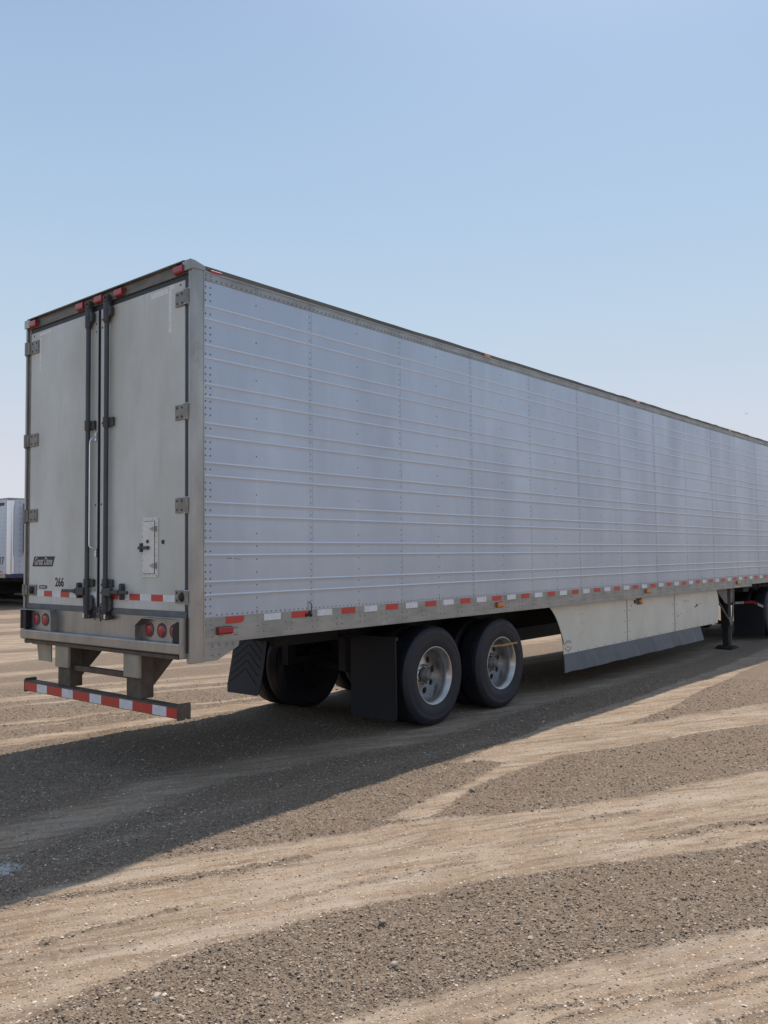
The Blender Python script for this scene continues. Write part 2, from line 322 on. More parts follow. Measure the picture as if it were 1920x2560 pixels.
DARK = [([(-3.4, -.6), (-1.91, -.94), (-1.5, -1.13), (-1.18, -1.3), (-.83, -1.48), (-.42, -1.64)], .035, .05, .85),
        ([(-1.95, -1.5), (-1.8, -1.53), (-1.49, -1.65), (-1.24, -1.7)], .012, .03, .7),
        ([(1.15, -3.12), (1.41, -3.23), (1.69, -3.38), (1.98, -3.6), (3, -4.5)], .03, .04, .8),
        ([(1.01, -2.54), (1.31, -2.64), (1.65, -2.81)], .008, .025, .6),
        ([(-.9, -2.05), (-.3, -2.3), (.2, -2.45)], .008, .03, .5),
        ([(-2.6, -1.35), (-2.1, -1.55), (-1.7, -1.85)], .006, .03, .4)]
RUTS = [[(-1.5, -3.40), (-1.07, -3.53), (-.9, -3.70), (-.69, -3.85), (-.33, -4.0), (.3, -4.35)],
        [(-1.4, -3.55), (-1.0, -3.70), (-.75, -3.86), (-.33, -4.12), (.1, -4.4)],
        [(-1.2, -3.95), (-.8, -4.1), (-.4, -4.35)]]
def ground_fields(X, Y):
    wob = (fbm(X*1.3, Y*1.3, 2, 5)-.5)*.08+(fbm(X*16, Y*16, 3, 9)-.5)*.10
    m = np.zeros(X.shape)
    for P in (BAND1, BANDB, BANDE): m = np.maximum(m, sstep(-.045, .055, poly_sd(X, Y, P)+wob*.6))
    for pts, hw, so_, wt in LIGHT: m = np.maximum(m, wt*(1-sstep(hw*.5, hw+so_, seg_dist(X, Y, pts)+wob)))
    far = sstep(9, 16, np.hypot(X+4, Y+5.4))*sstep(1.5, 5, np.abs(Y-1.3))
    ff = fbm((Y+.3*X)*.9+3*fbm(X*.07, Y*.07, 2, 3), X*.06, 4, 77)
    m = np.maximum(m, far*sstep(.46, .60, ff)*.9)
    for pts, hw, so_, wt in DARK: m = m*(1-wt*(1-sstep(hw*.5, hw+so_, seg_dist(X, Y, pts)+wob*.5)))
    rut = np.zeros(X.shape)
    for P in RUTS: rut = np.maximum(rut, 1-sstep(.005, .030, seg_dist(X, Y, P)+np.abs(wob)*.25))
    m = m*(1-.8*rut*sstep(.25, .5, fbm(X*14, Y*14, 2, 41)))
    return m, rut
def ground_height(X, Y, m, rut):
    d = np.hypot(X-CAMP.x, Y-CAMP.y)
    near = 1-sstep(9, 22, d)
    # dug-in wheel tracks are smooth and a little lower, the loose gravel between them stands proud
    z = (1-m)*.014*near
    z = z+(fbm(X*.55, Y*.55, 3, 21)-.5)*.05*near+(fbm(X*2.3, Y*2.3, 3, 31)-.5)*.03*near
    z = z+(fbm(X*38, Y*38, 3, 51)-.5)*(.015*(1-m)+.005)*near
    z = z+(fbm(X*120, Y*120, 2, 61)-.5)*(.010*(1-m)+.003)*near
    st = fbm((Y*.85+X*.53)*26, (X*.85-Y*.53)*1.2, 3, 71)
    z = z+(st-.5)*.010*m*near-rut*.010
    # level pads under the wheels and the landing legs
    z = z*(1-.75*sstep(-.3, .1, Y)*(1-sstep(2.3, 2.8, Y))*sstep(1.8, 2.6, X))
    z = z-.03*sstep(7, 12, X)*(1-sstep(20, 40, d))
    z = z+sstep(60, 400, d)*(fbm(X*.004, Y*.004, 3, 8)-.5)*1.0
    return z-.012
def build_ground():
    rads = [0.25]
    while rads[-1] < 4000:
        q = rads[-1]; k = .012 if q < 1.6 else (.0034 if q < 9 else (.006 if q < 40 else .04))
        rads.append(q*(1+k))
    rads = np.array(rads)
    yd = math.degrees(yaw)
    a1 = np.arange(yd-33, yd+33, .085); a2 = np.arange(yd+33, yd+360-33, .8)
    ang = np.radians(np.concatenate([a1, a2]))
    n, m_ = len(ang), len(rads)
    Rr, A = np.meshgrid(rads, ang, indexing='ij')
    X = (CAMP.x+Rr*np.cos(A)).ravel(); Y = (CAMP.y+Rr*np.sin(A)).ravel()
    X = np.append(X, CAMP.x); Y = np.append(Y, CAMP.y)
    mm, rut = ground_fields(X, Y); Z = ground_height(X, Y, mm, rut)
    ii, kk = np.meshgrid(np.arange(m_-1), np.arange(n), indexing='ij')
    k1 = (kk+1) % n
    F = np.stack([ii*n+kk, (ii+1)*n+kk, (ii+1)*n+k1, ii*n+k1], -1).reshape(-1, 4)
    c = m_*n; kk = np.arange(n); T = np.stack([np.full(n, c), kk, (kk+1) % n], -1)
    me = bpy.data.meshes.new('ground')
    me.vertices.add(len(X)); me.vertices.foreach_set('co', np.stack([X, Y, Z], -1).ravel())
    nl = F.size+T.size; me.loops.add(nl); me.loops.foreach_set('vertex_index', np.concatenate([F.ravel(), T.ravel()]))
    npol = len(F)+len(T); me.polygons.add(npol)
    me.polygons.foreach_set('loop_start', np.concatenate([np.arange(len(F))*4, len(F)*4+np.arange(len(T))*3]))
    me.polygons.foreach_set('use_smooth', np.ones(npol, bool))
    me.update(calc_edges=True)
    a = me.attributes.new('track', 'FLOAT', 'POINT'); a.data.foreach_set('value', mm.astype(np.float32))
    o = bpy.data.objects.new('ground', me); COL.objects.link(o); o['kind'] = 'structure'
    return o
def ground_material():
    m = bpy.data.materials.new('gravel_and_dirt'); m.use_nodes = True; t = m.node_tree; p = t.nodes['Principled BSDF']
    p.inputs['Roughness'].default_value = 0.92; p.inputs['Specular IOR Level'].default_value = 0.2
    L = t.links.new
    geo = t.nodes.new('ShaderNodeNewGeometry'); at = t.nodes.new('ShaderNodeAttribute'); at.attribute_name = 'track'
    def noise(scale, det=6, rough=.6, stretch=None, rot=0, loc=(0, 0, 0)):
        mp = t.nodes.new('ShaderNodeMapping'); mp.inputs['Rotation'].default_value = (0, 0, rot); mp.inputs['Location'].default_value = loc
        mp.inputs['Scale'].default_value = stretch or (1, 1, 1); L(geo.outputs['Position'], mp.inputs[0])
        n = t.nodes.new('ShaderNodeTexNoise'); n.inputs['Scale'].default_value = scale; n.inputs['Detail'].default_value = det; n.inputs['Roughness'].default_value = rough
        L(mp.outputs[0], n.inputs['Vector']); return n.outputs[0]
    def rng(v, a, b, c=0., d=1.):
        q = t.nodes.new('ShaderNodeMapRange'); q.inputs['From Min'].default_value = a; q.inputs['From Max'].default_value = b
        q.inputs['To Min'].default_value = c; q.inputs['To Max'].default_value = d; L(v, q.inputs['Value']); return q.outputs[0]
    def mix(fac, a, b, typ='MIX'):
        x = t.nodes.new('ShaderNodeMix'); x.data_type = 'RGBA'; x.blend_type = typ
        if hasattr(fac, 'links'): L(fac, x.inputs[0])
        else: x.inputs[0].default_value = fac
        for sck, q in ((6, a), (7, b)):
            if hasattr(q, 'links'): L(q, x.inputs[sck])
            else: x.inputs[sck].default_value = (*q, 1)
        return x.outputs[2]
    def vor(scale, feat='F1', rnd=1):
        v = t.nodes.new('ShaderNodeTexVoronoi'); v.inputs['Scale'].default_value = scale; v.feature = feat
        L(geo.outputs['Position'], v.inputs['Vector']); return v
    v1 = vor(85); v2 = vor(170)
    grav = mix(rng(v1.outputs['Color'], .15, .85), (0.130, 0.096, 0.070), (0.35, 0.272, 0.202))
    grav2 = mix(rng(v2.outputs['Color'], .2, .8), (0.140, 0.104, 0.076), (0.29, 0.224, 0.168))
    grav = mix(rng(noise(12), .4, .6), grav, grav2)
    grav = mix(rng(noise(1.3, 4), .35, .7, 0, .45), grav, (0.21, 0.152, 0.108))
    trk = mix(rng(noise(2.1, 8, .65), .35, .68), (0.42, 0.325, 0.235), (0.32, 0.225, 0.145))
    trk = mix(rng(noise(9, 8, .7, (1, 1, 1), 0, (4, 2, 0)), .45, .7, 0, .6), trk, (0.46, 0.375, 0.30))
    trk = mix(rng(noise(60, 6, .7), .46, .68, 0, .65), trk, (0.24, 0.175, 0.125))
    def streak(scale, ang, ln, loc):
        mp = t.nodes.new('ShaderNodeMapping'); mp.vector_type = 'TEXTURE'; mp.inputs['Rotation'].default_value = (0, 0, math.radians(ang))
        mp.inputs['Scale'].default_value = (ln, 1, 1); mp.inputs['Location'].default_value = loc; L(geo.outputs['Position'], mp.inputs[0])
        n = t.nodes.new('ShaderNodeTexNoise'); n.inputs['Scale'].default_value = scale; n.inputs['Detail'].default_value = 7; n.inputs['Roughness'].default_value = .66
        L(mp.outputs[0], n.inputs['Vector']); return n.outputs[0]
    trk = mix(rng(streak(11, -27, 12, (0, 0, 0)), .46, .62, 0, .75), trk, (0.22, 0.155, 0.105))
    trk = mix(rng(streak(26, -30, 9, (3, 1, 0)), .52, .64, 0, .7), trk, (0.18, 0.125, 0.088))
    trk = mix(rng(streak(5, -24, 7, (6, 4, 0)), .48, .66, 0, .55), trk, (0.50, 0.42, 0.34))
    # pebbles pressed into the track
    pc = rng(v1.outputs['Distance'], .22, .32, 1, 0)
    sel = rng(v1.outputs['Color'], .60, .66)
    mul = t.nodes.new('ShaderNodeMath'); mul.operation = 'MULTIPLY'; L(pc, mul.inputs[0]); L(sel, mul.inputs[1])
    trk = mix(mul.outputs[0], trk, (0.52, 0.44, 0.36))
    fac = t.nodes.new('ShaderNodeMath'); fac.operation = 'ADD'
    L(at.outputs['Fac'], fac.inputs[0]); sa = t.nodes.new('ShaderNodeMath'); sa.operation = 'ADD'
    L(rng(noise(60, 7, .75), .25, .75, -.30, .30), sa.inputs[0]); L(rng(streak(9, -27, 10, (9, 2, 0)), .3, .7, -.22, .22), sa.inputs[1])
    L(sa.outputs[0], fac.inputs[1])
    col = mix(rng(fac.outputs[0], .25, .75), grav, trk)
    # spilled pale powder by the shaded edge
    def spot(cx, cy, ra, rb):
        mp = t.nodes.new('ShaderNodeMapping'); mp.inputs['Location'].default_value = (-cx/ra, -cy/rb, 0); mp.inputs['Scale'].default_value = (1/ra, 1/rb, 0)
        L(geo.outputs['Position'], mp.inputs[0]); ln = t.nodes.new('ShaderNodeVectorMath'); ln.operation = 'LENGTH'; L(mp.outputs[0], ln.inputs[0])
        ad = t.nodes.new('ShaderNodeMath'); ad.operation = 'ADD'; L(ln.outputs['Value'], ad.inputs[0]); L(rng(noise(14, 6), .2, .8, -.45, .45), ad.inputs[1])
        return rng(ad.outputs[0], .55, 1.0, .8, 0)
    col = mix(spot(-1.70, -.38, .17, .17), col, (0.58, 0.57, 0.56))
    L(col, p.inputs['Base Color'])
    b1 = t.nodes.new('ShaderNodeBump'); b1.inputs['Distance'].default_value = .0042
    L(rng(at.outputs['Fac'], 0, 1, 1.0, .45), b1.inputs['Strength'])
    L(rng(v1.outputs['Distance'], 0, .6, 1, 0), b1.inputs['Height'])
    b2 = t.nodes.new('ShaderNodeBump'); b2.inputs['Distance'].default_value = .004; b2.inputs['Strength'].default_value = .6
    L(noise(170, 5, .7), b2.inputs['Height']); L(b1.outputs[0], b2.inputs['Normal']); L(b2.outputs[0], p.inputs['Normal'])
    return m
gnd = build_ground(); gnd.data.materials.append(ground_material())

def rock_material():
    m = bpy.data.materials.new('loose_gravel'); m.use_nodes = True; t = m.node_tree; p = t.nodes['Principled BSDF']
    p.inputs['Roughness'].default_value = .9; p.inputs['Specular IOR Level'].default_value = .2
    a = t.nodes.new('ShaderNodeAttribute'); a.attribute_name = 'tone'
    rp = t.nodes.new('ShaderNodeValToRGB'); cr = rp.color_ramp
    cr.elements[0].color = (0.145, 0.108, 0.080, 1); cr.elements[1].color = (0.72, 0.62, 0.50, 1)
    for pos, c in ((.4, (0.24, 0.185, 0.138, 1)), (.72, (0.34, 0.272, 0.208, 1)), (.92, (0.48, 0.40, 0.315, 1))):
        e = cr.elements.new(pos); e.color = c
    t.links.new(a.outputs['Fac'], rp.inputs[0]); t.links.new(rp.outputs[0], p.inputs['Base Color'])
    return m
def build_gravel(N=300000):
    rs = np.random.RandomState(3)
    # more stones close to the viewpoint, where each one can be made out
    yd = math.radians(math.degrees(yaw))
    uu = rs.rand(N); R = 1.4*(13.0/1.4)**(uu**.92); A = yd+np.radians((rs.rand(N)-.5)*66)
    X = CAMP.x+R*np.cos(A); Y = CAMP.y+R*np.sin(A)
    m, rut = ground_fields(X, Y); Z = ground_height(X, Y, m, rut)
    keep = rs.rand(N) < np.clip(1.05-.95*m, .27, 1)+.5*rut
    X, Y, Z, R, m = X[keep], Y[keep], Z[keep], R[keep], m[keep]; N = len(X)
    s = (.0026+.0034*rs.rand(N)**2.5+.0065*(rs.rand(N) < .02)*rs.rand(N))*(1+.05*R)
    s *= np.where(m > .5, .8, 1)
    base = np.array([(1, 0, 0), (0, 1, 0), (-1, 0, 0), (0, -1, 0), (0, 0, .74), (.68, .62, .56), (-.66, .6, .52), (-.6, -.68, .5), (.68, -.6, .54)])
    faces = np.array([(0, 1, 5), (1, 2, 6), (2, 3, 7), (3, 0, 8), (5, 1, 6), (6, 2, 7), (7, 3, 8), (8, 0, 5), (5, 6, 4), (6, 7, 4), (7, 8, 4), (8, 5, 4)])
    nb = len(base)
    V = base[None]*(1+.35*(rs.rand(N, nb, 1)-.5))*np.stack([.85+.7*rs.rand(N), .8+.5*rs.rand(N), .45+.45*rs.rand(N)], -1)[:, None]
    th = rs.rand(N)*6.283; c, sn = np.cos(th)[:, None], np.sin(th)[:, None]
    x = V[..., 0]*c-V[..., 1]*sn; y = V[..., 0]*sn+V[..., 1]*c; tl = (rs.rand(N, 1)-.5)*.8
    P = np.stack([x, y, V[..., 2]+x*tl], -1)*s[:, None, None]+np.stack([X, Y, Z-s*.05], -1)[:, None]
    F = (faces[None]+(np.arange(N)*nb)[:, None, None]).reshape(-1, 3)
    me = bpy.data.meshes.new('gravel'); me.vertices.add(N*nb); me.vertices.foreach_set('co', P.ravel())
    me.loops.add(F.size); me.loops.foreach_set('vertex_index', F.ravel()); me.polygons.add(len(F)); me.polygons.foreach_set('loop_start', np.arange(len(F))*3)
    me.polygons.foreach_set('use_smooth', np.zeros(len(F), bool)); me.update(calc_edges=True)
    tone = np.clip(rs.rand(N)*.95+m*.22+.15*(rs.rand(N) < .05), 0, 1)
    a = me.attributes.new('tone', 'FLOAT', 'POINT'); a.data.foreach_set('value', np.repeat(tone, nb).astype(np.float32))
    me.materials.append(rock_material())
    o = bpy.data.objects.new('gravel', me); COL.objects.link(o)
    tag(o, 'loose grey brown gravel scattered between the pale wheel tracks', 'gravel', kind='stuff')
build_gravel()
def stone(x, y, s, flat, seed, m, label):
    b = bmesh.new(); bmesh.ops.create_icosphere(b, subdivisions=3, radius=1)
    rr = random.Random(seed); dirs = [Vector((rr.gauss(0, 1), rr.gauss(0, 1), rr.gauss(0, 1))).normalized() for _ in range(9)]
    for v in b.verts:
        q = v.co.copy()
        for k, d in enumerate(dirs):
            h = q.dot(d); lim = .62+.05*(k % 4)
            if h > lim: q -= d*(h-lim)
        v.co = Vector((q.x*s*1.2, q.y*s, q.z*s*flat))
    me = bpy.data.meshes.new('stone'); b.to_mesh(me); b.free(); me.materials.append(m)
    zz = ground_height(np.array([x]), np.array([y]), *[q for q in ground_fields(np.array([x]), np.array([y]))])[0]
    o = bpy.data.objects.new('stone', me); COL.objects.link(o); o.location = (x, y, zz+s*flat*.45); o.rotation_euler = (0, 0, seed)
    tag(o, label, 'stone', 'larger loose stones on the yard')
M['stone_pale'] = mat('pale_stone', (0.52, 0.45, 0.37), .85, 0, (0.38, 0.31, 0.25), 60, bump=.3, bscale=120)
M['stone_grey'] = mat('grey_stone', (0.27, 0.235, 0.20), .85, 0, (0.17, 0.145, 0.12), 60, bump=.3, bscale=120)
stone(-1.94, -2.35, .022, .7, 1, M['stone_pale'], 'pale flat stone on the dark gravel nearest the bottom left corner')
stone(-1.13, -2.93, .017, .8, 2, M['stone_pale'], 'small whitish stone in the dark gravel right of the pale flat stone')
stone(-.86, -2.63, .019, .8, 3, M['stone_grey'], 'grey knobbly stone high in the nearest dark gravel band')
stone(1.27, -1.69, .026, .7, 4, M['stone_grey'], 'dull stone where the pale diagonal wheel track crosses the gravel')

# ================================================================== the semi trailer
T = empty('semi_trailer', (8, 1.3, 0), 'long silver ribbed semi trailer with closed white rear doors numbered 266', 'trailer')
# everything below is written in world metres; parts are shifted into the trailer's frame when parented
def P(g, name, mats, parent=None, bevel=0, **k):
    o = g.build(name, mats, None, bevel, **k)
    put(o, parent or T); return o
def put(o, parent):
    o.parent = parent
    wp = Vector((0, 0, 0)); q = parent
    while q: wp += q.location; q = q.parent
    o.data.transform(Matrix.Translation(-wp)) if o.data and o.data.users == 1 else None
    return o
L0, L1 = .113, 16.05
# core box: insulated walls, floor, nose
g = G(); g.box(.06, 16.0, .02, 2.58, 1.14, 4.05)
P(g, 'body', M['alu_rail'])
# ribbed side sheet (visible side) and its twin on the far side
RZ = []
for k in range(8): RZ += [1.474+.3115*k, 1.577+.3115*k]
def ribprof():
    pr = [(1.300, 0.0)]
    for z in RZ:
        pr += [(z-.028, 0.0), (z-.012, -.0012), (z-.001, -.0032), (z+.003, -.0040), (z+.0115, 0.0)]
    return pr+[(3.972, 0.0)]
def side_sheet(name, ysgn, ybase, rivets=True):
    g = G(); pr = ribprof()
    xs = [L0-.01]+[1.275+1.2525*k for k in range(12)]+[16.02]
    for i in range(len(xs)-1):
        a, b = xs[i], xs[i+1]+(.03 if i < len(xs)-2 else 0); off = .0009*(i % 2)
        nsub = 8; vs = []; fs = []
        rr = random.Random(i*13+5)
        for s_ in range(nsub+1):
            x = a+(b-a)*s_/nsub
            for j, (z, y) in enumerate(pr):
                vs.append((x, ybase+ysgn*(y-off), z))
        n = len(pr)
        for s_ in range(nsub):
            for j in range(n-1):
                q = (s_*n+j, (s_+1)*n+j, (s_+1)*n+j+1, s_*n+j+1); fs.append(q if ysgn > 0 else q[::-1])
        k0 = len(g.mi); g.add(vs, fs, False)
        for q in range(len(fs)):
            j = q % (n-1)
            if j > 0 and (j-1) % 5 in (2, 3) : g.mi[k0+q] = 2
    if rivets:
        g.cur = 1
        for xq in xs[1:-1]: g.box(xq+.0295, xq+.0315, ybase-.0014, ybase, 1.303, 3.96)
        def riv(x, z, rr=.0065):
            rr *= 1.12
            if any(-.026 < z-q < .017 for q in RZ): return
            g.dome((x, ybase-.0008*ysgn, z), (0, -ysgn, 0), rr, rr*.6, 6)
        z = 1.335
        while z < 3.95:
            riv(.129, z, .0072); riv(.178, z, .0068); z += .0537
        for k in range(13):
            xm = 1.284+1.2525*k; z = 1.33; xn = .655+1.2525*k
            while z < 3.95:
                if xm < 16: riv(xm, z, .0055)
                z += .0537
            z = 1.33
            while z < 3.95:
                riv(xn, z, .0058); z += .106
            riv(xn, 1.357, .0058)
        x = .24
        while x < 16: riv(x, 1.318, .0062); x += .0521
    return P(g, name, [M['alu'], M['rivet'], M['crest_highlight']])
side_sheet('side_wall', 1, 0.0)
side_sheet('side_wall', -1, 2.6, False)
g = G()   # scuffs on the sheet are modelled as thin flakes
for (x, z, w_, h_) in ((.34, 1.76, .05, .006), (.42, 1.757, .03, .004), (.47, 1.75, .01, .006)):
    g = G(); g.box(x, x+w_, -.0016, -.0008, z, z+h_); P(g, 'scuff', M['gasket_grey'])
# top rail with rivets and lip
g = G(); g.box(L0, 16.02, -.006, .03, 3.962, 4.022); g.box(L0, 16.02, -.010, .04, 4.022, 4.030)
g.cur = 1; x = .234
while x < 16: g.dome((x, -.006, 3.977), (0, -1, 0), .0082, .005, 6); x += .0521
for k in range(27):
    xx = .647+.6263*k
    if xx < 16: g.dome((xx, -.006, 4.006), (0, -1, 0), .006, .004, 6); g.box(xx+.02, xx+.0215, -.0068, -.004, 3.962, 4.022)
for z in (3.975, 4.002): g.dome((.131, -.006, z), (0, -1, 0), .007, .004, 6); g.dome((.180, -.006, z), (0, -1, 0), .007, .004, 6)
P(g, 'top_rail', [M['alu_rail'], M['rivet']])
g = G(); g.box(L0, 16.02, 2.57, 2.606, 3.962, 4.030); P(g, 'top_rail', M['alu_rail'])
# roof: a shallow skin with a slightly uneven dirty edge
g = G(); n = 90; vs = []; fs = []; rr = random.Random(4)
prof = [(.050, 4.03), (.048, 4.06), (.046, 4.097), (.056, 4.100), (1.3, 4.112), (2.5, 4.102), (2.546, 4.100), (2.555, 4.078), (2.555, 4.03)]
for i in range(n+1):
    x = .02+16.0*i/n
    dz = .0 if x < 2 else (rr.random()-.5)*.012*(1 if 7 < x else .5)
    for j, (y, z) in enumerate(prof): vs.append((x, y, z+(dz if z > 4.05 else 0)))
m_ = len(prof)
for i in range(n):
    for j in range(m_-1): fs.append((i*m_+j, (i+1)*m_+j, (i+1)*m_+j+1, i*m_+j+1))
g.add(vs, fs); P(g, 'roof', M['alu_roof'])
# bottom rail: upper tape band, lower bolted band
XN = 13.31
g = G()
g.box(L0, 16.02, -.006, .03, 1.238, 1.303)
g.box(L0, XN, -.011, .03, 1.112, 1.238)
g.box(L0, XN, -.016, .04, 1.104, 1.112); g.box(L0, 16.02, -.0135, -.006, 1.233, 1.240)
g.box(XN, 16.02, -.011, .03, 1.150, 1.238)
k = 0
while .658+.3137*k < 15.9:
    x0 = .658+.3137*k
    for dx in (0, .064):
        for z in (1.161, 1.214): g.dome((x0+dx, -.011, z), (0, -1, 0), .0105, .007, 7)
    if k % 2 == 0:
        for z in (1.255, 1.28): g.dome((x0, -.006, z), (0, -1, 0), .0072, .0045, 6)
    k += 1
for x0 in (.190, .415, .437): 
    for z in (1.160, 1.213): g.dome((x0, -.011, z), (0, -1, 0), .0125, .008, 8)
for x0 in (.262, .288): g.dome((x0, -.011, 1.160), (0, -1, 0), .0105, .007, 8)
for z in (1.25, 1.277): g.dome((.130, -.006, z), (0, -1, 0), .0075, .005, 6); g.dome((.179, -.006, z), (0, -1, 0), .0075, .005, 6)
BR = P(g, 'bottom_rail', M['alu_rail'])
g = G(); g.box(L0, 16.02, 2.57, 2.611, 1.104, 1.303); P(g, 'bottom_rail', M['alu_rail'])
# reflective tape along the rail
g = G()
def tape(x0, x1, red, z0=1.244, z1=1.299):
    g = G(); g.box(x0, x1, -.0072, -.0058, z0, z1)
    tag(P(g, 'reflective_strip', M['tapered'] if red else M['tapewhite'], BR), 'red reflective strip' if red else 'white reflective strip')
g.prism([(.324, 1.243), (.482, 1.243), (.512, 1.262), (.513, 1.299), (.324, 1.299)], 1, -.0072, -.0058)
tag(P(g, 'reflective_strip', M['tapered'], BR), 'red reflective strip with one corner peeled off')
x = .727; red = False
while x < 15.8:
    tape(x, x+.187, red); x += .3118; red = not red
# gusset plate under the rail by the post
g = G(); g.prism([(.113, .965), (.235, .963), (.40, 1.035), (.455, 1.062), (.465, 1.104), (.113, 1.104)], 1, -.005, .004)
for x0, z in ((.195, 1.083), (.262, 1.085), (.335, 1.086), (.40, 1.086), (.195, 1.014), (.262, 1.015)): g.dome((x0, -.005, z), (0, -1, 0), .0125, .008, 8)
P(g, 'gusset_plate', M['alu_rail'])
# rear corner posts (right one seen from the side) and cap castings
for yy0, yy1, sg in ((-.012, .060, 1), (2.54, 2.612, -1)):
    g = G()
    if sg > 0: g.prism([(-.018, .002), (-.006, -.012), (.113, -.012), (.113, .03), (.02, .03), (.02, .022), (-.018, .022)], 2, .962, 4.03)
    else: g.box(-.018, .113, 2.578, 2.604, 1.31, 4.03); g.box(.0, .113, 2.58, 2.60, .97, 1.31)
    g.box(.100, .113, yy0-.004 if sg > 0 else yy1-.01, yy0+.003 if sg > 0 else yy1-.004, 1.0, 4.03)
    P(g, 'corner_post', M['steel'], bevel=.004)
    g = G()
    if sg > 0: g.prism([(-.030, 4.010), (-.030, 4.090), (-.022, 4.098), (.02, 4.094), (.116, 4.070), (.116, 4.028), (.0, 4.024)], 1, -.018, .09)
    else: g.prism([(-.030, 4.010), (-.030, 4.090), (-.022, 4.098), (.02, 4.094), (.116, 4.070), (.116, 4.028), (.0, 4.024)], 1, 2.51, 2.618)
    P(g, 'corner_cap', M['steel'], bevel=.005)
# header across the top of the doors
g = G(); g.box(-.004, .05, .022, 2.578, 4.0, 4.09); g.prism([(-.034, 4.088), (-.034, 4.097), (.05, 4.108), (.05, 4.09), (-.004, 4.084)], 1, .06, 2.55)
g.box(-.009, -.004, .03, 2.57, 3.998, 4.03)
P(g, 'header', M['header'])
# doors ---------------------------------------------------------------
def door(y0, y1):
    g = G(); g.box(0.0, .06, y0, y1, 1.352, 3.956)
    return P(g, 'door', M['door'], bevel=.006)
dR = door(.088, 1.296); dL = door(1.334, 2.532)
g = G(); g.box(.004, .055, .024, .088, 1.31, 4.0); g.box(.006, .055, .088, 2.532, 3.956, 3.999); 
g.box(.005, .05, 1.297, 1.333, 1.32, 3.956)
g.cyl((-.001, 1.3225, 1.30), (-.001, 1.3225, 3.955), .006, n=8)
P(g, 'door_seal', M['gasket'])
g = G(); g.box(.002, .055, 2.538, 2.576, 1.31, 4.0); P(g, 'door_frame', M['hinge'], bevel=.003)
g = G(); g.box(-.004, .05, .060, 2.54, 1.303, 1.352); P(g, 'sill_seal', M['gasket_grey'], bevel=.004)
g = G()
for z in (3.84, 3.77, 2.90, 2.24, 1.58, 1.50):
    g = G(); g.dome((0.0, 1.365, z), (-1, 0, 0), .009, .005, 8); P(g, 'bolt', M['castiron'], dL)
for y, z in ((1.272, 3.86), (1.272, 3.79), (1.272, 2.24), (1.272, 1.48), (.145, 3.925)):
    g = G(); g.dome((0.0, y, z), (-1, 0, 0), .0095, .005, 8); P(g, 'bolt', M['castiron'], dR)
g = G(); g.dome((0.0, 2.475, 3.925), (-1, 0, 0), .0095, .005, 8); P(g, 'bolt', M['castiron'], dL)
# hinges
def hinge(side, zc, h, dr):
    g = G(); s = 1 if side == 'R' else -1
    ya, yb, yk = (.200, .075, .030) if s > 0 else (2.375, 2.53, 2.588)
    lo, hi = min(ya, yb), max(ya, yb)
    g.box(-.012, .0, lo, hi, zc-h/2, zc+h/2)
    l2, h2 = min(yb, yk), max(yb, yk)
    g.box(-.022, -.002, l2, h2, zc-h/2+.004, zc+h/2-.004)
    g.cyl((-.020, yk, zc-h/2), (-.020, yk, zc+h/2), .017, n=12)
    g.cyl((-.020, yk, zc-h/2-.012), (-.020, yk, zc-h/2-.001), .010, n=8)
    o = P(g, 'hinge', M['hinge'], dr, bevel=.002)
    b = G()
    for dy in (.22, .70):
        for dz in (-.30, .30):
            b.dome((-.012, ya+(yb-ya)*dy, zc+dz*h), (-1, 0, 0), .011, .006, 6)
    put_bolts = b
    for v in b.v: pass
    o2 = put_bolts.build('tmpb', M['castiron']); 
    me = o.data; n0 = len(me.vertices)
    bm = bmesh.new(); bm.from_mesh(me)
    wp = Vector((0, 0, 0)); q = dr
    while q: wp += q.location; q = q.parent
    o2.data.transform(Matrix.Translation(-wp)); k0 = len(bm.faces); bm.from_mesh(o2.data)
    bm.faces.ensure_lookup_table()
    me.materials.append(M['castiron'])
    for fc in list(bm.faces)[k0:]: fc.material_index = 1
    bm.to_mesh(me); bm.free(); bpy.data.objects.remove(o2)
    if s > 0:     # bright end rings round the seal
        for zz in (zc-h/2, zc+h/2):
            r_ = G(); r_.tube([(-.004, .088, zz), (-.026, .070, zz), (-.034, .045, zz), (-.026, .018, zz), (-.010, .004, zz)], .0032, 6)
            P(r_, 'hinge_ring', M['chrome'], dr)
for zc in (3.81, 2.908, 2.178): hinge('R', zc, .118, dR)
for zc in (3.812, 2.912, 2.188): hinge('L', zc, .122, dL)
for side, zc, dr, yb in (('R', 1.468, dR, .100), ('L', 1.480, dL, 2.448)):
    hinge(side, zc, .100, dr)
    b = G(); b.lathe([(.034, 0.0), (.034, -.008), (.031, -.018), (.018, -.025), (0.001, -.026)], (0, 0, 0), 20)
    # turn the lathe from the y axis to the x axis
    b.v = [(y-.012, x+yb, z+zc) for x, y, z in b.v]; b.f = [t[::-1] for t in b.f]
    P(b, 'rubber_stop', M['black'], dr)
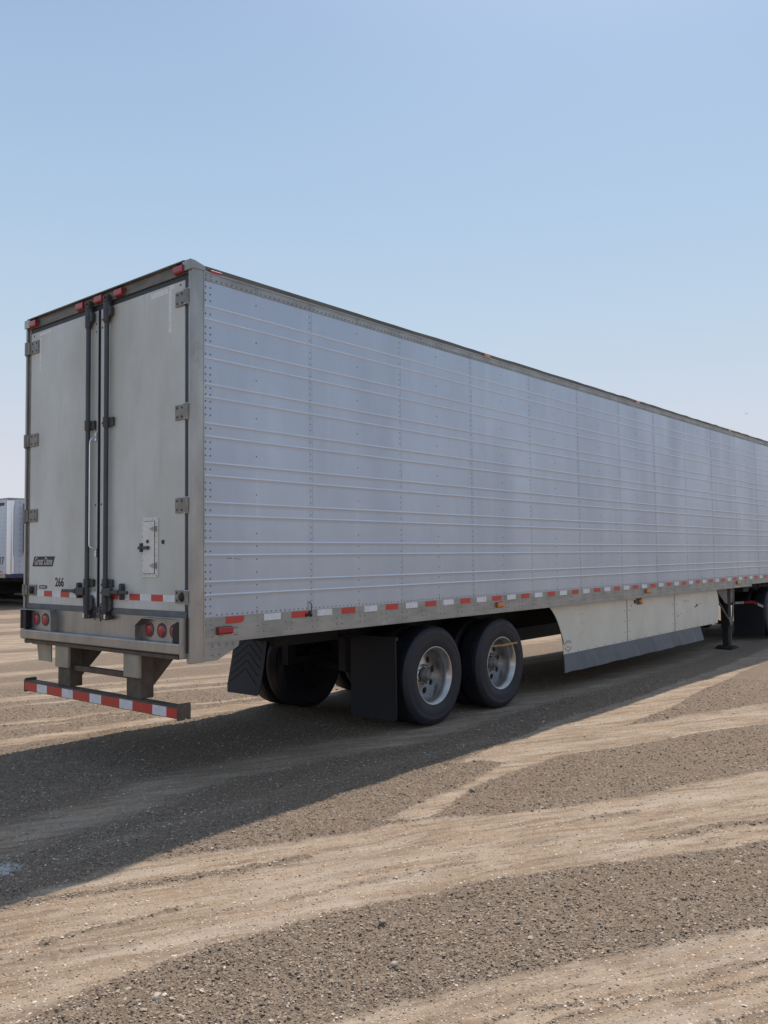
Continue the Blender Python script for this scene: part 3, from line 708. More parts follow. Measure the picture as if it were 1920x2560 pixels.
# lock rods
def rod(y, dr, hs):
    g = G(); g.cyl((-.034, y, 1.29), (-.034, y, 4.0), .0205, n=20)
    P(g, 'lock_rod', M['rod'], dr)
    g = G()    # keepers and brackets
    s = -1     # bracket plates lie to the right of each rod as seen from behind
    for zc, h in ((1.560, .075), (2.940, .086)):
        g = G()
        g.cyl((-.034, y, zc-h/2), (-.034, y, zc+h/2), .029, n=16)
        g.box(-.026, -.004, y-.085, y, zc-h/2+.006, zc+h/2-.004)
        g.dome((-.026, y-.066, zc+.018), (-1, 0, 0), .009, .005, 6)
        if dr is dR: g.dome((-.060, y+.012, zc-.01), (-1, 0, 0), .012, .008, 8)
        P(g, 'rod_bracket', M['castiron'], dr, bevel=.006)
    g = G()    # cam at the top, hooked in the header
    g.cyl((-.034, y, 3.82), (-.034, y, 3.98), .030, n=14); g.cyl((-.034, y, 3.80), (-.034, y, 3.82), .023, .030, n=14)
    g.prism([(y-.070, 3.865), (y-.02, 3.84), (y+.014, 3.845), (y+.014, 4.0), (y-.028, 4.02), (y-.048, 3.95), (y-.072, 3.93)], 0, -.044, -.010)
    g.box(-.056, -.012, y-.036, y+.028, 3.985, 4.045)
    g.cyl((-.072, y-.005, 4.02), (-.010, y-.005, 4.02), .012, n=8)
    P(g, 'cam_keeper', M['castiron'], dr, bevel=.006)
    g = G()    # cam at the bottom
    g.cyl((-.034, y, 1.33), (-.034, y, 1.45), .029, .031, n=14); g.cyl((-.034, y, 1.26), (-.034, y, 1.34), .024, .027, n=14)
    g.prism([(y-.078, 1.34), (y-.078, 1.43), (y-.052, 1.456), (y, 1.45), (y, 1.325), (y-.05, 1.315)], 0, -.034, -.008)
    g.box(-.056, -.008, y-.040, y+.026, 1.252, 1.312)
    g.cyl((-.060, y-.075, 1.275), (-.006, y-.075, 1.275), .014, n=8)
    P(g, 'cam_keeper', M['castiron'], dr, bevel=.006)
    g = G(); g.box(-.068, -.062, y-.012-(.045 if dr is dR else .005), y+.012-(.045 if dr is dR else .005), 1.262, 1.300) 
    P(g, 'seal_tag', M['chrome'], dr)
    # lever handle with its upright catch plate
    g = G()
    y0 = y; y1 = y+hs*.37 if hs > 0 else y-.375
    g.box(-.074, -.040, min(y0, y0+hs*.13), max(y0, y0+hs*.13), 1.455, 1.520)
    g.prism([(min(y0, y1), 1.475), (max(y0, y1), 1.475), (max(y0, y1), 1.503), (min(y0, y1), 1.503)], 0, -.070, -.052)
    P(g, 'handle', M['castiron'], dr, bevel=.006)
    yc = y+hs*.145
    if hs < 0: yc = y-.235
    g = G(); m_ = 14
    pts = []
    for i in range(m_+1):
        t = PI*i/m_; pts.append((yc+.017*math.cos(t), 1.540+.022*math.sin(t)))
    pts += [(yc-.015, 1.44), (yc-.008, 1.425), (yc+.008, 1.425), (yc+.015, 1.44)]
    g.prism(pts, 0, -.046, -.004)
    g.box(-.078, -.046, yc-.012, yc+.012, 1.468, 1.508)
    P(g, 'handle_catch', M['castiron'], dr, bevel=.004)
rod(1.441, dL, 1); rod(1.149, dR, -1)
# chains hanging beside the rods
def chain(y, zt, zb, dr):
    g = G(); n = 5; L_ = (zt-zb)/n
    for i in range(n):
        zc = zt-L_*(i+.5); pts = []
        for k in range(13):
            t = 2*PI*k/12; a, b = .010*math.cos(t), (L_*.62)*math.sin(t)
            pts.append((-.03+(a if i % 2 else 0), y+(0 if i % 2 else a), zc+b))
        g.tube(pts, .0035, 6, False)
    P(g, 'chain', M['castiron'], dr)
chain(1.318, 1.385, 1.250, dL); chain(1.222, 1.385, 1.240, dR)
# bright pull bar on the left door
g = G(); yb = 1.345
g.tube([(-.012, 1.300+.062, 2.845), (-.030, 1.362, 2.825), (-.050, 1.366, 2.805), (-.052, 1.372, 2.79), (-.052, 1.376, 2.75), (-.052, 1.376, 1.92), (-.052, 1.376, 1.885), (-.050, 1.366, 1.872), (-.030, 1.350, 1.862), (-.012, 1.346, 1.845)], .0072, 10)
g.box(-.012, -.0, 1.342, 1.372, 2.80, 2.875); g.box(-.012, .0, 1.332, 1.362, 1.785, 1.86)
for z in (2.862, 2.84): g.dome((-.012, 1.357, z), (-1, 0, 0), .008, .006, 6)
for z in (1.825, 1.80): g.dome((-.012, 1.347, z), (-1, 0, 0), .008, .006, 6)
P(g, 'pull_bar', M['chrome'], dL, bevel=.002)
# maker's plate and the fleet number
g = G(); g.prism([(2.425, 1.797), (2.050, 1.797), (2.093, 1.705), (2.460, 1.705)], 0, -.004, .0)
pl = P(g, 'name_plate', M['ink'], dL)
put(text('Great Dane', .098, 'lettering', M['silverink'], None, (-.0045, 2.257, 1.750), sx=.70, shear=.28, bold=.0012), pl)
put(text('266', .112, 'number', M['ink'], None, (-.0009, 1.964, 1.556), sx=.92, bold=.0030), dL)
g = G(); m_ = 24; pts = []
for i in range(m_):
    t = 2*PI*i/m_; c_, s_ = math.cos(t), math.sin(t)
    pts.append((2.259+.055*(1 if c_ > 0 else -1)*min(1, abs(c_)**.4)+.018*c_, 1.512+.0175*(1 if s_ > 0 else -1)*abs(s_)**.6))
g.prism(pts, 0, -.003, .0)
o = P(g, 'plate_rim', M['castiron'], dL)
g = G(); g.box(-.0045, -.003, 2.208, 2.310, 1.502, 1.522); P(g, 'plate', M['alu_rail'], dL)
# reflective band low on the doors
for dr, (a, b), reds in ((dL, (1.336, 2.385), ((2.090, 2.241), (1.786, 1.940), (1.500, 1.625))), (dR, (.205, 1.112), ((1.000, 1.128), (.684, .837), (.368, .529)))):
    g = G(); g.cur = 1
    edges = sorted([a, b]+[q for r_ in reds for q in r_]); cur = a
    segs = []
    for r0, r1 in sorted(reds): segs.append((cur, r0, 1)); segs.append((r0, r1, 0)); cur = r1
    segs.append((cur, b, 1))
    for s0, s1, c_ in segs:
        g = G(); g.box(-.0018, 0, s0, s1, 1.425, 1.478); P(g, 'reflective_strip', M['tapewhite'] if c_ else M['tapered'], dr)
# strips of old tape near the upper corners
g = G(); g.box(-.0012, 0, .305, .545, 3.888, 3.934); g.box(-.0012, 0, .262, .300, 3.565, 3.905); g.box(-.0011, 0, .225, .290, 3.905, 3.950); P(g, 'old_tape', M['sticker'], dR)
g = G(); g.box(-.0012, 0, 2.150, 2.370, 3.905, 3.935); g.box(-.0012, 0, 2.330, 2.368, 3.565, 3.89); P(g, 'old_tape', M['sticker'], dL)
# vent door
g = G()
R_ = .02; y0, y1, z0, z1 = .432, .650, 1.615, 2.100
pts = [(y0+.015, z0), (y1-.004, z0), (y1, z0+.004), (y1, z1-.004), (y1-.004, z1), (y0+.02, z1), (y0+.006, z1-.006), (y0, z1-.02), (y0, z0+.015), (y0+.005, z0+.005)]
g.prism(pts, 0, -.009, 0)
vd = P(g, 'vent_hatch', M['white'], dR, bevel=.002)
g = G(); g.box(-.0145, -.009, .474, .628, 1.646, 2.066); P(g, 'hatch_panel', M['white'], dR, bevel=.003)
g = G()
for i in range(5): g.dome((-.009, .643-.048*i, 2.083), (-1, 0, 0), .004, .003, 6); g.dome((-.009, .643-.048*i, 1.630), (-1, 0, 0), .004, .003, 6)
for i in range(9): g.dome((-.009, .641, 2.04-.048*i), (-1, 0, 0), .0038, .003, 6); g.dome((-.009, .449, 2.05-.052*i), (-1, 0, 0), .0045, .003, 6)
g.box(-.0098, -.009, .4665, .4735, 1.645, 2.07); g.box(-.0098, -.009, .4665, .628, 2.066, 2.071); g.box(-.0098, -.009, .4665, .628, 1.641, 1.646)
P(g, 'hatch_rivets', M['gasket_grey'], dR)
for zc in (2.005, 1.710):
    g = G(); g.prism([(.440, zc-.022), (.440, zc+.022), (.475, zc+.020), (.510, zc+.012), (.535, zc), (.510, zc-.012), (.475, zc-.020)], 0, -.018, -.009)
    g.cyl((-.022, .462, zc-.02), (-.022, .462, zc+.02), .006, n=8)
    for dy in (.485, .510): g.dome((-.018, dy, zc), (-1, 0, 0), .004, .003, 6)
    P(g, 'hatch_hinge', M['steel'], dR)
g = G(); g.box(-.030, -.014, .545, .682, 1.842, 1.866); g.box(-.038, -.014, .536, .556, 1.840, 1.868); g.box(-.034, -.009, .632, .652, 1.820, 1.892); g.dome((-.014, .560, 1.905), (-1, 0, 0), .016, .014, 10)
P(g, 'hatch_latch', M['castiron'], dR, bevel=.003)
g = G(); g.dome((0, .370, 1.898), (-1, 0, 0), .019, .010, 12); g.box(-.014, -.008, .364, .376, 1.885, 1.91); P(g, 'stud', M['castiron'], dR)
# sill plate, shelf, lamp housings
g = G(); g.box(-.001, .06, .055, 2.565, 1.10, 1.303)
P(g, 'rear_sill', M['steel'])
g = G(); g.prism([(-.072, 1.034), (-.072, 1.106), (-.066, 1.113), (.0, 1.116), (.0, 1.108), (.05, 1.10), (.05, 1.018), (-.045, 1.018)], 1, .062, 2.553)
P(g, 'bumper_shelf', M['steel'], bevel=.004)
g = G(); g.box(-.072, -.0, .040, .062, 1.000, 1.312); g.box(-.02, .1, .010, .040, .964, 1.04)
P(g, 'bumper_end_plate', M['steel'], bevel=.004)
g = G(); g.box(-.055, .10, .10, 2.50, .990, 1.018); P(g, 'lower_crossmember', M['icc_brown'])
# right housing: sloped left cheek
g = G(); th = .004
g.prism([(.656, 1.116), (.650, 1.116), (.650, 1.230), (.556, 1.290), (.062, 1.285), (.062, 1.292), (.558, 1.297), (.656, 1.234)], 0, -.072, -.001)
P(g, 'lamp_housing', M['steel'], bevel=.0015)
g = G(); g.prism([(1.985, 1.116), (1.991, 1.116), (1.991, 1.240), (2.018, 1.300), (2.547, 1.296), (2.547, 1.116), (2.553, 1.116), (2.553, 1.302), (2.012, 1.307), (1.985, 1.244)], 0, -.072, -.001)
P(g, 'lamp_housing', M['steel'], bevel=.0015)
def round_lamp(y, z):
    g = G(); g.cur = 0
    g.lathe([(.0001, -.013), (.03, -.012), (.047, -.009), (.049, -.005)], (0, 0, 0), 28)
    g.cur = 1; g.lathe([(.049, -.007), (.053, -.010), (.059, -.006), (.060, 0)], (0, 0, 0), 28)
    g.v = [(q[1]-.001, q[0]+y, q[2]+z) for q in g.v]; g.f = [t[::-1] for t in g.f]
    P(g, 'tail_lamp', [M['redlens'], M['gasket_grey']])
for y in (.550, .383, .215): round_lamp(y, 1.196)
for y in (2.372, 2.208): round_lamp(y, 1.210)
# black strips inside the housings (torn rubber grommets)
g = G(); pts = [(.168, 1.115), (.160, 1.17), (.172, 1.20), (.158, 1.245), (.120, 1.275), (.075, 1.280), (.070, 1.118)]
g.prism(pts, 0, -.060, -.030); P(g, 'rubber_flap', M['black'], bevel=.004)
g = G(); g.box(-.060, -.004, 2.47, 2.546, 1.12, 1.294); P(g, 'rubber_flap', M['black'], bevel=.006)
# header marker lamps
def marker(c, nrm, w_, h_, d_, lens, base=True):
    """box lamp: lens on a thin base; nrm is -x or -y"""
    g = G(); g.cur = 1
    if nrm == 'x':
        x, y, z = c; g.box(x-.006, x, y-w_/2-.006, y+w_/2+.006, z-h_/2-.005, z+h_/2+.004); g.cur = 0
        g.prism([(x-.006, z-h_/2), (x-.006, z+h_/2), (x-d_*.85, z+h_/2*.92), (x-d_, z+h_/2*.7), (x-d_, z-h_/2*.6), (x-d_*.8, z-h_/2*.95)], 1, y-w_/2, y+w_/2)
    else:
        x, y, z = c; g.box(x-w_/2-.006, x+w_/2+.006, y-.006, y, z-h_/2-.005, z+h_/2+.004); g.cur = 0
        g.prism([(y-.006, z-h_/2), (y-.006, z+h_/2), (y-d_*.85, z+h_/2*.92), (y-d_, z+h_/2*.7), (y-d_, z-h_/2*.6), (y-d_*.8, z-h_/2*.95)], 0, x-w_/2, x+w_/2)
    P(g, 'marker_lamp', [lens, M['lamp_dark']], bevel=.003, recalc=True)
for y, z in ((.130, 4.038), (.975, 4.035), (1.285, 4.040), (1.592, 4.037), (2.440, 4.038)): marker((-.009, y, z), 'x', .120, .062, .036, M['redlens'])
marker((.303, -.011, 1.195), 'y', .145, .056, .030, M['redlens'])
for x in (4.286, 8.375, 12.483): marker((x, -.011, 1.197), 'y', .13, .056, .034, M['amber'])
marker((.255, .043, 4.052), 'y', .11, .034, .026, M['redlens'])
for x in (4.18, 8.30, 12.41): marker((x, .043, 4.058), 'y', .11, .036, .028, M['amber'])
# hanging strap with dark clip on the rail by the second seam
g = G(); g.tube([(1.262, -.012, 1.262), (1.262, -.022, 1.30), (1.268, -.024, 1.33), (1.262, -.018, 1.36), (1.245, -.008, 1.377)], .004, 6)
for dx, dz in ((-.03, 0), (.0, .004), (.025, -.004), (.01, .018)): g.dome((1.243+dx, -.008, 1.262+dz), (0, -1, 0), .017, .014, 7)
P(g, 'cable_clip', M['black'])
# ------------------------------------------------ under-ride guard
g = G(); g.box(-.058, .045, .104, 2.470, .540, .632)
ug = P(g, 'underride_guard', M['icc_brown'], bevel=.004)
for y0, y1 in ((.086, .104), (2.470, 2.488)):
    g = G(); g.prism([(-.062, .528), (-.062, .640), (-.045, .655), (.055, .655), (.058, .640), (.058, .528), (.03, .528), (.022, .542), (.008, .542), (0, .528)], 1, y0, y1)
    P(g, 'end_plate', M['icc_brown'], ug, bevel=.003)
g = G(); TY = [2.484, 2.244, 2.064, 1.799, 1.614, 1.34, 1.16, .885, .698, .423, .239, .100]
for i in range(11): g = G(); g.box(-.0598, -.058, TY[i+1], TY[i], .546, .620); P(g, 'reflective_strip', M['tapewhite'] if i % 2 else M['tapered'], ug)
for y0 in (.640, 1.735):
    y1 = y0+.225
    g = G(); g.box(-.040, -.012, y0, y1, .800, 1.000); P(g, 'guard_post', M['icc_white'], ug, bevel=.006)
    g = G(); g.box(-.012, .11, y0+.012, y1-.008, .632, .995); g.prism([(.10, .99), (.10, .70), (.36, .96), (.36, .99)], 1, y0+.03, y0+.045)
    P(g, 'guard_bracket', M['icc_brown'], ug, bevel=.003)
g = G(); g.box(.02, .07, .865, 1.735, .775, .822); P(g, 'cross_bar', M['icc_brown'], ug, bevel=.004)
g = G(); g.prism([(2.375, 1.000), (2.105, 1.000), (2.100, .826), (2.335, .826), (2.35, .90)], 0, .0, .012); g.box(-.02, .02, 2.14, 2.42, .975, 1.0)
P(g, 'bracket_plate', M['icc_white'], bevel=.003)
# ------------------------------------------------ running gear
def tyre_mesh(g, c, ysgn):
    """ysgn -1: outer face towards -y"""
    w_, R = .272, .520
    prof = [(.292, -.118), (.300, -.130), (.318, -.137), (.345, -.1405), (.350, -.1425), (.40, -.1445), (.440, -.140), (.445, -.1415), (.470, -.134), (.492, -.122), (.503, -.116), (.510, -.108)]
    tread = []
    edges = [-.108, -.066, -.058, -.026, -.018, .018, .026, .058, .066, .108]
    for i, e_ in enumerate(edges[:-1]):
        pass
    rib = True; tr = []
    for i in range(len(edges)-1):
        a, b = edges[i], edges[i+1]
        R_ = .520 if i % 2 == 0 else .507
        if i == 0 or i == len(edges)-2: tr += [(.512 if i == 0 else .518, a), (.518 if i == 0 else .512, b)]
        else: tr += [(R_, a), (R_, b)]
    full = prof+tr+[(q[0], -q[1]) for q in prof[::-1]]
    g.lathe([(a, b) for a, b in full], c, 72, smooth=False)
    # soften: mark faces of side wall as smooth
def wheel(x, yc, outer, name='wheel'):
    """outer: -1/+1 gives the side the dish is seen from, 0 for an inner dual"""
    zc = .507
    w_ = bpy.data.objects.new('wheel', None); COL.objects.link(w_); w_.parent = T; w_.location = (x-8, yc-1.3, zc)
    g = G(); tyre_mesh(g, (0, 0, 0), -1); g.sm = [True]*len(g.f)
    nv = []
    for x_, y_, z_ in g.v:
        if z_ < -.30: y_ *= 1+.09*min(1, (-.30-z_)/.15)
        if z_ < -.507: z_ = -.507-(-.507-z_)*.25
        nv.append((x_, y_, z_))
    g.v = nv
    o = g.build('tyre', M['rubber'], w_)
    md = o.modifiers.new('e', 'EDGE_SPLIT'); md.split_angle = math.radians(38)
    # rim
    g = G(); s = outer if outer else -1
    def fl(pr): return [(a, b*(-s)) for a, b in pr]
    g.lathe(fl([(.289, -.110), (.300, -.128), (.3055, -.131), (.303, -.136), (.294, -.134), (.283, -.118), (.272, -.108), (.262, -.085), (.255, -.06), (.250, .0), (.245, .055)]), (0, 0, 0), 56, flip=(s > 0))
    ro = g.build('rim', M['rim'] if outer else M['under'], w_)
    if not outer:
        g = G(); g.cyl((0, -.09, 0), (0, .09, 0), .27, n=32); g.build('brake_drum', M['under'], w_)
    if outer:
        # dished disc with eight hand holes
        g = G(); nh = 8; NR = 10
        Ri, Ro, yd_i, yd_o = .112, .247, .030, .046
        def ydisc(rr): return (yd_i+(yd_o-yd_i)*((rr-Ri)/(Ro-Ri)))*(-s)
        for h in range(nh):
            tc_ = 2*PI*h/nh+.2; hr = .036; rc = .177
            c2 = (rc*math.cos(tc_), rc*math.sin(tc_))
            inner = []; outerp = []; m_ = 24
            # boundary of the sector sampled by angle
            a0, a1 = tc_-PI/nh, tc_+PI/nh
            bd = []
            for q in range(7): bd.append((Ro, a0+(a1-a0)*q/6))
            for q in range(1, 6): bd.append((Ro+(Ri-Ro)*q/6, a1))
            for q in range(7): bd.append((Ri, a1+(a0-a1)*q/6))
            for q in range(1, 6): bd.append((Ri+(Ro-Ri)*q/6, a0))
            vs = []; nbd = len(bd)
            for rr, aa in bd:
                px, pz = rr*math.cos(aa), rr*math.sin(aa); vs.append((px, ydisc(rr), pz))
                dx, dz = px-c2[0], pz-c2[1]; L_ = math.hypot(dx, dz)
                hx, hz = c2[0]+hr*dx/L_, c2[1]+hr*dz/L_; inner.append((hx, ydisc(math.hypot(hx, hz)), hz))
            vs += inner+[(q[0], q[1]+.03*(-s), q[2]) for q in inner]
            fs = [(i, (i+1) % nbd, (i+1) % nbd+nbd, i+nbd) for i in range(nbd)]+[(i+nbd, (i+1) % nbd+nbd, (i+1) % nbd+2*nbd, i+2*nbd) for i in range(nbd)]
            g.add(vs, fs)
        g.lathe(fl([(.112, .030), (.106, .020), (.090, .016), (.075, .016)]), (0, 0, 0), 40)
        g.build('wheel_disc', M['rim'], w_, recalc=True)
        g = G()
        g.lathe(fl([(.080, .006), (.078, -.012), (.066, -.020), (.060, -.034), (.050, -.040), (.046, -.052), (.030, -.056), (.0005, -.056)]), (0, 0, 0), 24)
        for k_ in range(10):
            t = 2*PI*k_/10; q = (.098*math.cos(t), 0, .098*math.sin(t))
            g.cyl((q[0], .008*(-s), q[2]), (q[0], -.010*(-s), q[2]), .0105, .009, 6, False)
        g.build('hub', M['hub'], w_, recalc=True)
        g = G(); g.cyl((0, .075*(-s), 0), (0, .085*(-s), 0), .24, n=32); g.build('brake_drum', M['under'], w_)
    return w_
AX = (3.185, 4.478)
for x in AX:
    w1 = wheel(x, .222, -1); wheel(x, .555, 0); wheel(x, 2.045, 0); wheel(x, 2.378, 1)
# axles, springs, slider frame, floor crossmembers
for x in AX:
    g = G(); g.cyl((x, .30, .507), (x, 2.30, .507), .065, n=16); g.cyl((x, .74, .507), (x, .80, .507), .20, n=24); g.cyl((x, 1.80, .507), (x, 1.86, .507), .20, n=24)
    for y in (.86, 1.74): g.box(x-.55, x+.12, y-.04, y+.04, .56, .64); g.cyl((x+.28, y, .62), (x+.28, y, .90), .12, n=16); g.box(x-.60, x-.48, y-.05, y+.05, .56, .96)
    P(g, 'axle', M['under'])
g = G()
for y in (.82, 1.70): g.box(1.6, 6.4, y, y+.08, .90, 1.10)
for x in (1.7, 2.5, 3.8, 5.2, 6.3): g.box(x, x+.08, .86, 1.74, .93, 1.06)
P(g, 'slider_frame', M['under'])
g = G()
x = .3
while x < 15.9: g.box(x, x+.05, .03, 2.57, 1.105, 1.142); x += .31
g.box(12.0, 15.9, .35, 2.25, 1.02, 1.10); g.box(.1, .5, .5, 2.1, 1.0, 1.10)
P(g, 'floor_crossmembers', M['under'])
# flap hangers and mud flaps
g = G(); g.box(2.49, 2.53, .045, 2.57, .925, .960); g.box(2.49, 2.53, .80, .90, .93, 1.0); g.box(2.49, 2.53, 1.70, 1.80, .93, 1.0); P(g, 'flap_hanger', M['under'])
g = G(); g.prism([(.055, .925), (.660, .945), (.655, .155), (.635, .135), (.075, .135), (.052, .158)], 0, 2.500, 2.510)
g.box(2.4955, 2.5, .055, .066, .16, .92); P(g, 'mud_flap', M['flap'])
def lerp(a, b, t): return a+(b-a)*t
g = G(); yA, yB = 1.955, 2.560; nn = 10; vs = []; fs = []
for i in range(nn+1):
    t = i/nn; z = lerp(1.03, .225, t); xx = 2.50-.16*t**1.5
    ya, yb_ = lerp(1.93, 1.905, t), lerp(2.50, 2.475, t)
    if i == nn: ya += .03; yb_ -= .03
    vs += [(xx, ya, z), (xx, yb_, z), (xx+.01, ya, z), (xx+.01, yb_, z)]
for i in range(nn):
    a = i*4; b = a+4
    fs += [(a, a+1, b+1, b), (a+2, b+2, b+3, a+3), (a, b, b+2, a+2), (a+1, a+3, b+3, b+1)]
fs += [(0, 2, 3, 1), (nn*4, nn*4+1, nn*4+3, nn*4+2)]
g.add(vs, fs)
for k in range(9):       # moulded chevrons
    z0 = .95-.09*k
    for s in (-1, 1):
        yc = 2.215; y1 = yc+s*.235; zt = z0; zb = z0-.16
        if zb < .27: continue
        def xx(z): return 2.50-.16*((1.03-z)/.805)**1.5-.0025
        g.tube([(xx(zt), yc+s*.01, zt), (xx((zt+zb)/2), (yc+y1)/2, (zt+zb)/2), (xx(zb), y1, zb)], .0026, 5)
P(g, 'mud_flap', M['flap'])
# spare detail: ochre strap stuck in the front wheel
g = G(); g.v = []; pts = [(4.26, .215, .700), (4.40, .13, .708), (4.52, .078, .712), (4.66, .055, .722), (4.765, .050, .722)]
for i in range(len(pts)-1):
    a, b = pts[i], pts[i+1]
    g.add([(a[0], a[1], a[2]-.011), (b[0], b[1], b[2]-.011), (b[0], b[1], b[2]+.011), (a[0], a[1], a[2]+.011), (a[0], a[1]+.006, a[2]-.011), (b[0], b[1]+.006, b[2]-.011), (b[0], b[1]+.006, b[2]+.011), (a[0], a[1]+.006, a[2]+.011)],
          [(0, 1, 2, 3), (7, 6, 5, 4), (0, 4, 5, 1), (3, 2, 6, 7), (0, 3, 7, 4), (1, 5, 6, 2)])
o = g.build('strap', M['wood']); tag(o, 'short ochre strap caught in the dish of the forward tandem wheel', 'strap')
# ------------------------------------------------ side skirt
def bez(pts, n=10):
    r_ = []
    for i in range(n+1):
        t = i/n; p = [Vector(q) for q in pts]
        while len(p) > 1: p = [p[j].lerp(p[j+1], t) for j in range(len(p)-1)]
        r_.append((p[0].x, p[0].y))
    return r_
SX = [5.62, 7.85, 9.64, 11.60]
def zb(x): return .466+(x-5.93)*.0068
for i in range(3):
    a, b = SX[i], SX[i+1]
    if i == 0: pts = bez([(5.585, 1.10), (5.76, .98), (5.91, .80), (5.93, zb(5.93))], 14)+[(b-.004, zb(b)), (b-.004, 1.10)]
    elif i == 1: pts = [(a+.004, zb(a)), (b-.004, zb(b)), (b-.004, 1.10), (a+.004, 1.10)]
    else: pts = [(a+.004, zb(a)), (11.61, zb(b)), (11.69, .70), (11.695, .88), (11.66, 1.0), (11.60, 1.10), (a+.004, 1.10)]
    g = G(); g.prism(pts, 1, .075, .083)
    if i == 0:
        sk = P(g, 'side_skirt', M['skirt'], recalc=True)
    else: P(g, 'side_skirt', M['skirt'], recalc=True)
g = G()
for x in (7.85, 9.64): g.box(x-.012, x+.012, .0715, .075, zb(x)+.005, 1.09)
P(g, 'seam_strip', M['icc_white'])
g = G(); rr = random.Random(2)
x = 6.05
while x < 11.5: g.dome((x, .075, zb(x)+.022), (0, -1, 0), .009, .005, 6); x += .27
for x in (7.77, 7.93, 9.56, 9.72):
    for z in (.62, .78, .93): g.dome((x, .075, z), (0, -1, 0), .009, .005, 6)
for z in (.72, .84, .96): g.dome((6.42, .075, z), (0, -1, 0), .007, .004, 6); g.dome((6.50, .075, z), (0, -1, 0), .007, .004, 6)
P(g, 'skirt_bolts', M['rust'])
g = G()
def flake(x, z, w_, h_, a=0):
    ca, sa = math.cos(a), math.sin(a); pts = []
    for k in range(9):
        t = 2*PI*k/9; q = (w_*math.cos(t)*(.7+.5*rr.random()), h_*math.sin(t)*(.7+.5*rr.random()))
        pts.append((x+q[0]*ca-q[1]*sa, z+q[0]*sa+q[1]*ca))
    g.prism(pts, 1, .0738, .075)
flake(10.62, .868, .05, .022, .3); flake(10.55, .845, .04, .012, .4); flake(10.78, .89, .012, .01); flake(10.10, .968, .03, .006, -.3); flake(10.18, .955, .012, .008); flake(10.25, .955, .02, .005)
flake(9.78, .735, .05, .006, .25); flake(9.92, .762, .012, .009, .3); flake(10.34, .805, .012, .008, .3); flake(10.18, .785, .01, .004, .3); flake(8.0, .99, .012, .014)
P(g, 'scratch', M['rust'], recalc=True)
# dark swirl decal in the lower rear corner
g = G()
for R_, a0, a1 in ((.085, .3, 3.0), (.085, 3.5, 6.0), (.055, .8, 2.4), (.03, 3.3, 5.8)):
    g.tube([(6.05+R_*math.cos(a0+(a1-a0)*k/10), .0742, .575+R_*.8*math.sin(a0+(a1-a0)*k/10)) for k in range(11)], .004, 5)
P(g, 'decal', M['gasket_grey'])
# folded rear lip of the skirt
g = G(); g.tube([(5.80, .072, .85), (5.85, .070, .76), (5.885, .066, .68), (5.915, .06, .60)], .005, 6); P(g, 'skirt_edge', M['black'])
# grey rubber flap below
g = G(); n = 30; vs = []; fs = []
for i in range(n+1):
    x = 5.93+(10.80-5.93)*i/n; xt = x if i < n else 10.74
    xb_ = x-.07 if i == 0 else (x if i < n else 10.80)
    wv = .010*math.sin(i*.9)+.006*math.sin(i*2.3)
    vs += [(xt, .072, zb(x)+.004), (xb_, .062+wv-.04, .243+(x-5.9)*.0055+.004*math.sin(i*1.7)), (xt, .078, zb(x)+.004), (xb_, .068+wv-.04, .243+(x-5.9)*.0055+.004*math.sin(i*1.7))]
for i in range(n):
    a = i*4; b = a+4; fs += [(a, a+1, b+1, b), (a+2, b+2, b+3, a+3), (a+1, a+3, b+3, b+1), (a, b, b+2, a+2)]
fs += [(0, 2, 3, 1), (n*4, n*4+1, n*4+3, n*4+2)]
g.add(vs, fs); P(g, 'skirt_flap', M['skirt_flap'])
g = G(); g.box(8.10, 8.27, .060, .075, 1.02, 1.07); P(g, 'lamp_bracket', M['rust'])
g = G(); g.cur = 1; g.box(8.20, 8.36, .058, .075, 1.0, 1.095); g.cur = 0; g.lathe([(.0005, -.030), (.028, -.027), (.042, -.014), (.045, 0)], (8.28, .058, 1.05), 18, flip=False)
P(g, 'marker_lamp', [M['amber'], M['lamp_dark']], recalc=True)
g = G()
for x in (6.9, 8.0, 9.0, 10.0, 11.0): g.box(x, x+.04, .085, .11, .5, 1.1); g.add([(x, .11, .52), (x+.04, .11, .52), (x+.04, .9, 1.1), (x, .9, 1.1), (x, .11, .56), (x+.04, .11, .56), (x+.04, .85, 1.1), (x, .85, 1.1)], [(0, 1, 2, 3), (4, 7, 6, 5), (0, 4, 5, 1), (3, 2, 6, 7), (0, 3, 7, 4), (1, 5, 6, 2)])
P(g, 'skirt_brace', M['under'])
# matching skirt on the far side
g = G(); pts = bez([(5.60, 1.10), (5.78, .86), (5.90, .66), (5.94, .47)], 12)+[(11.6, .51), (11.66, 1.10)]
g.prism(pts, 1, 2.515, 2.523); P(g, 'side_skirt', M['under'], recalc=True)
g = G(); g.prism([(5.9, .25), (11.2, .28), (11.2, .51), (5.94, .47)], 1, 2.525, 2.531); P(g, 'skirt_flap', M['skirt_flap'], recalc=True)
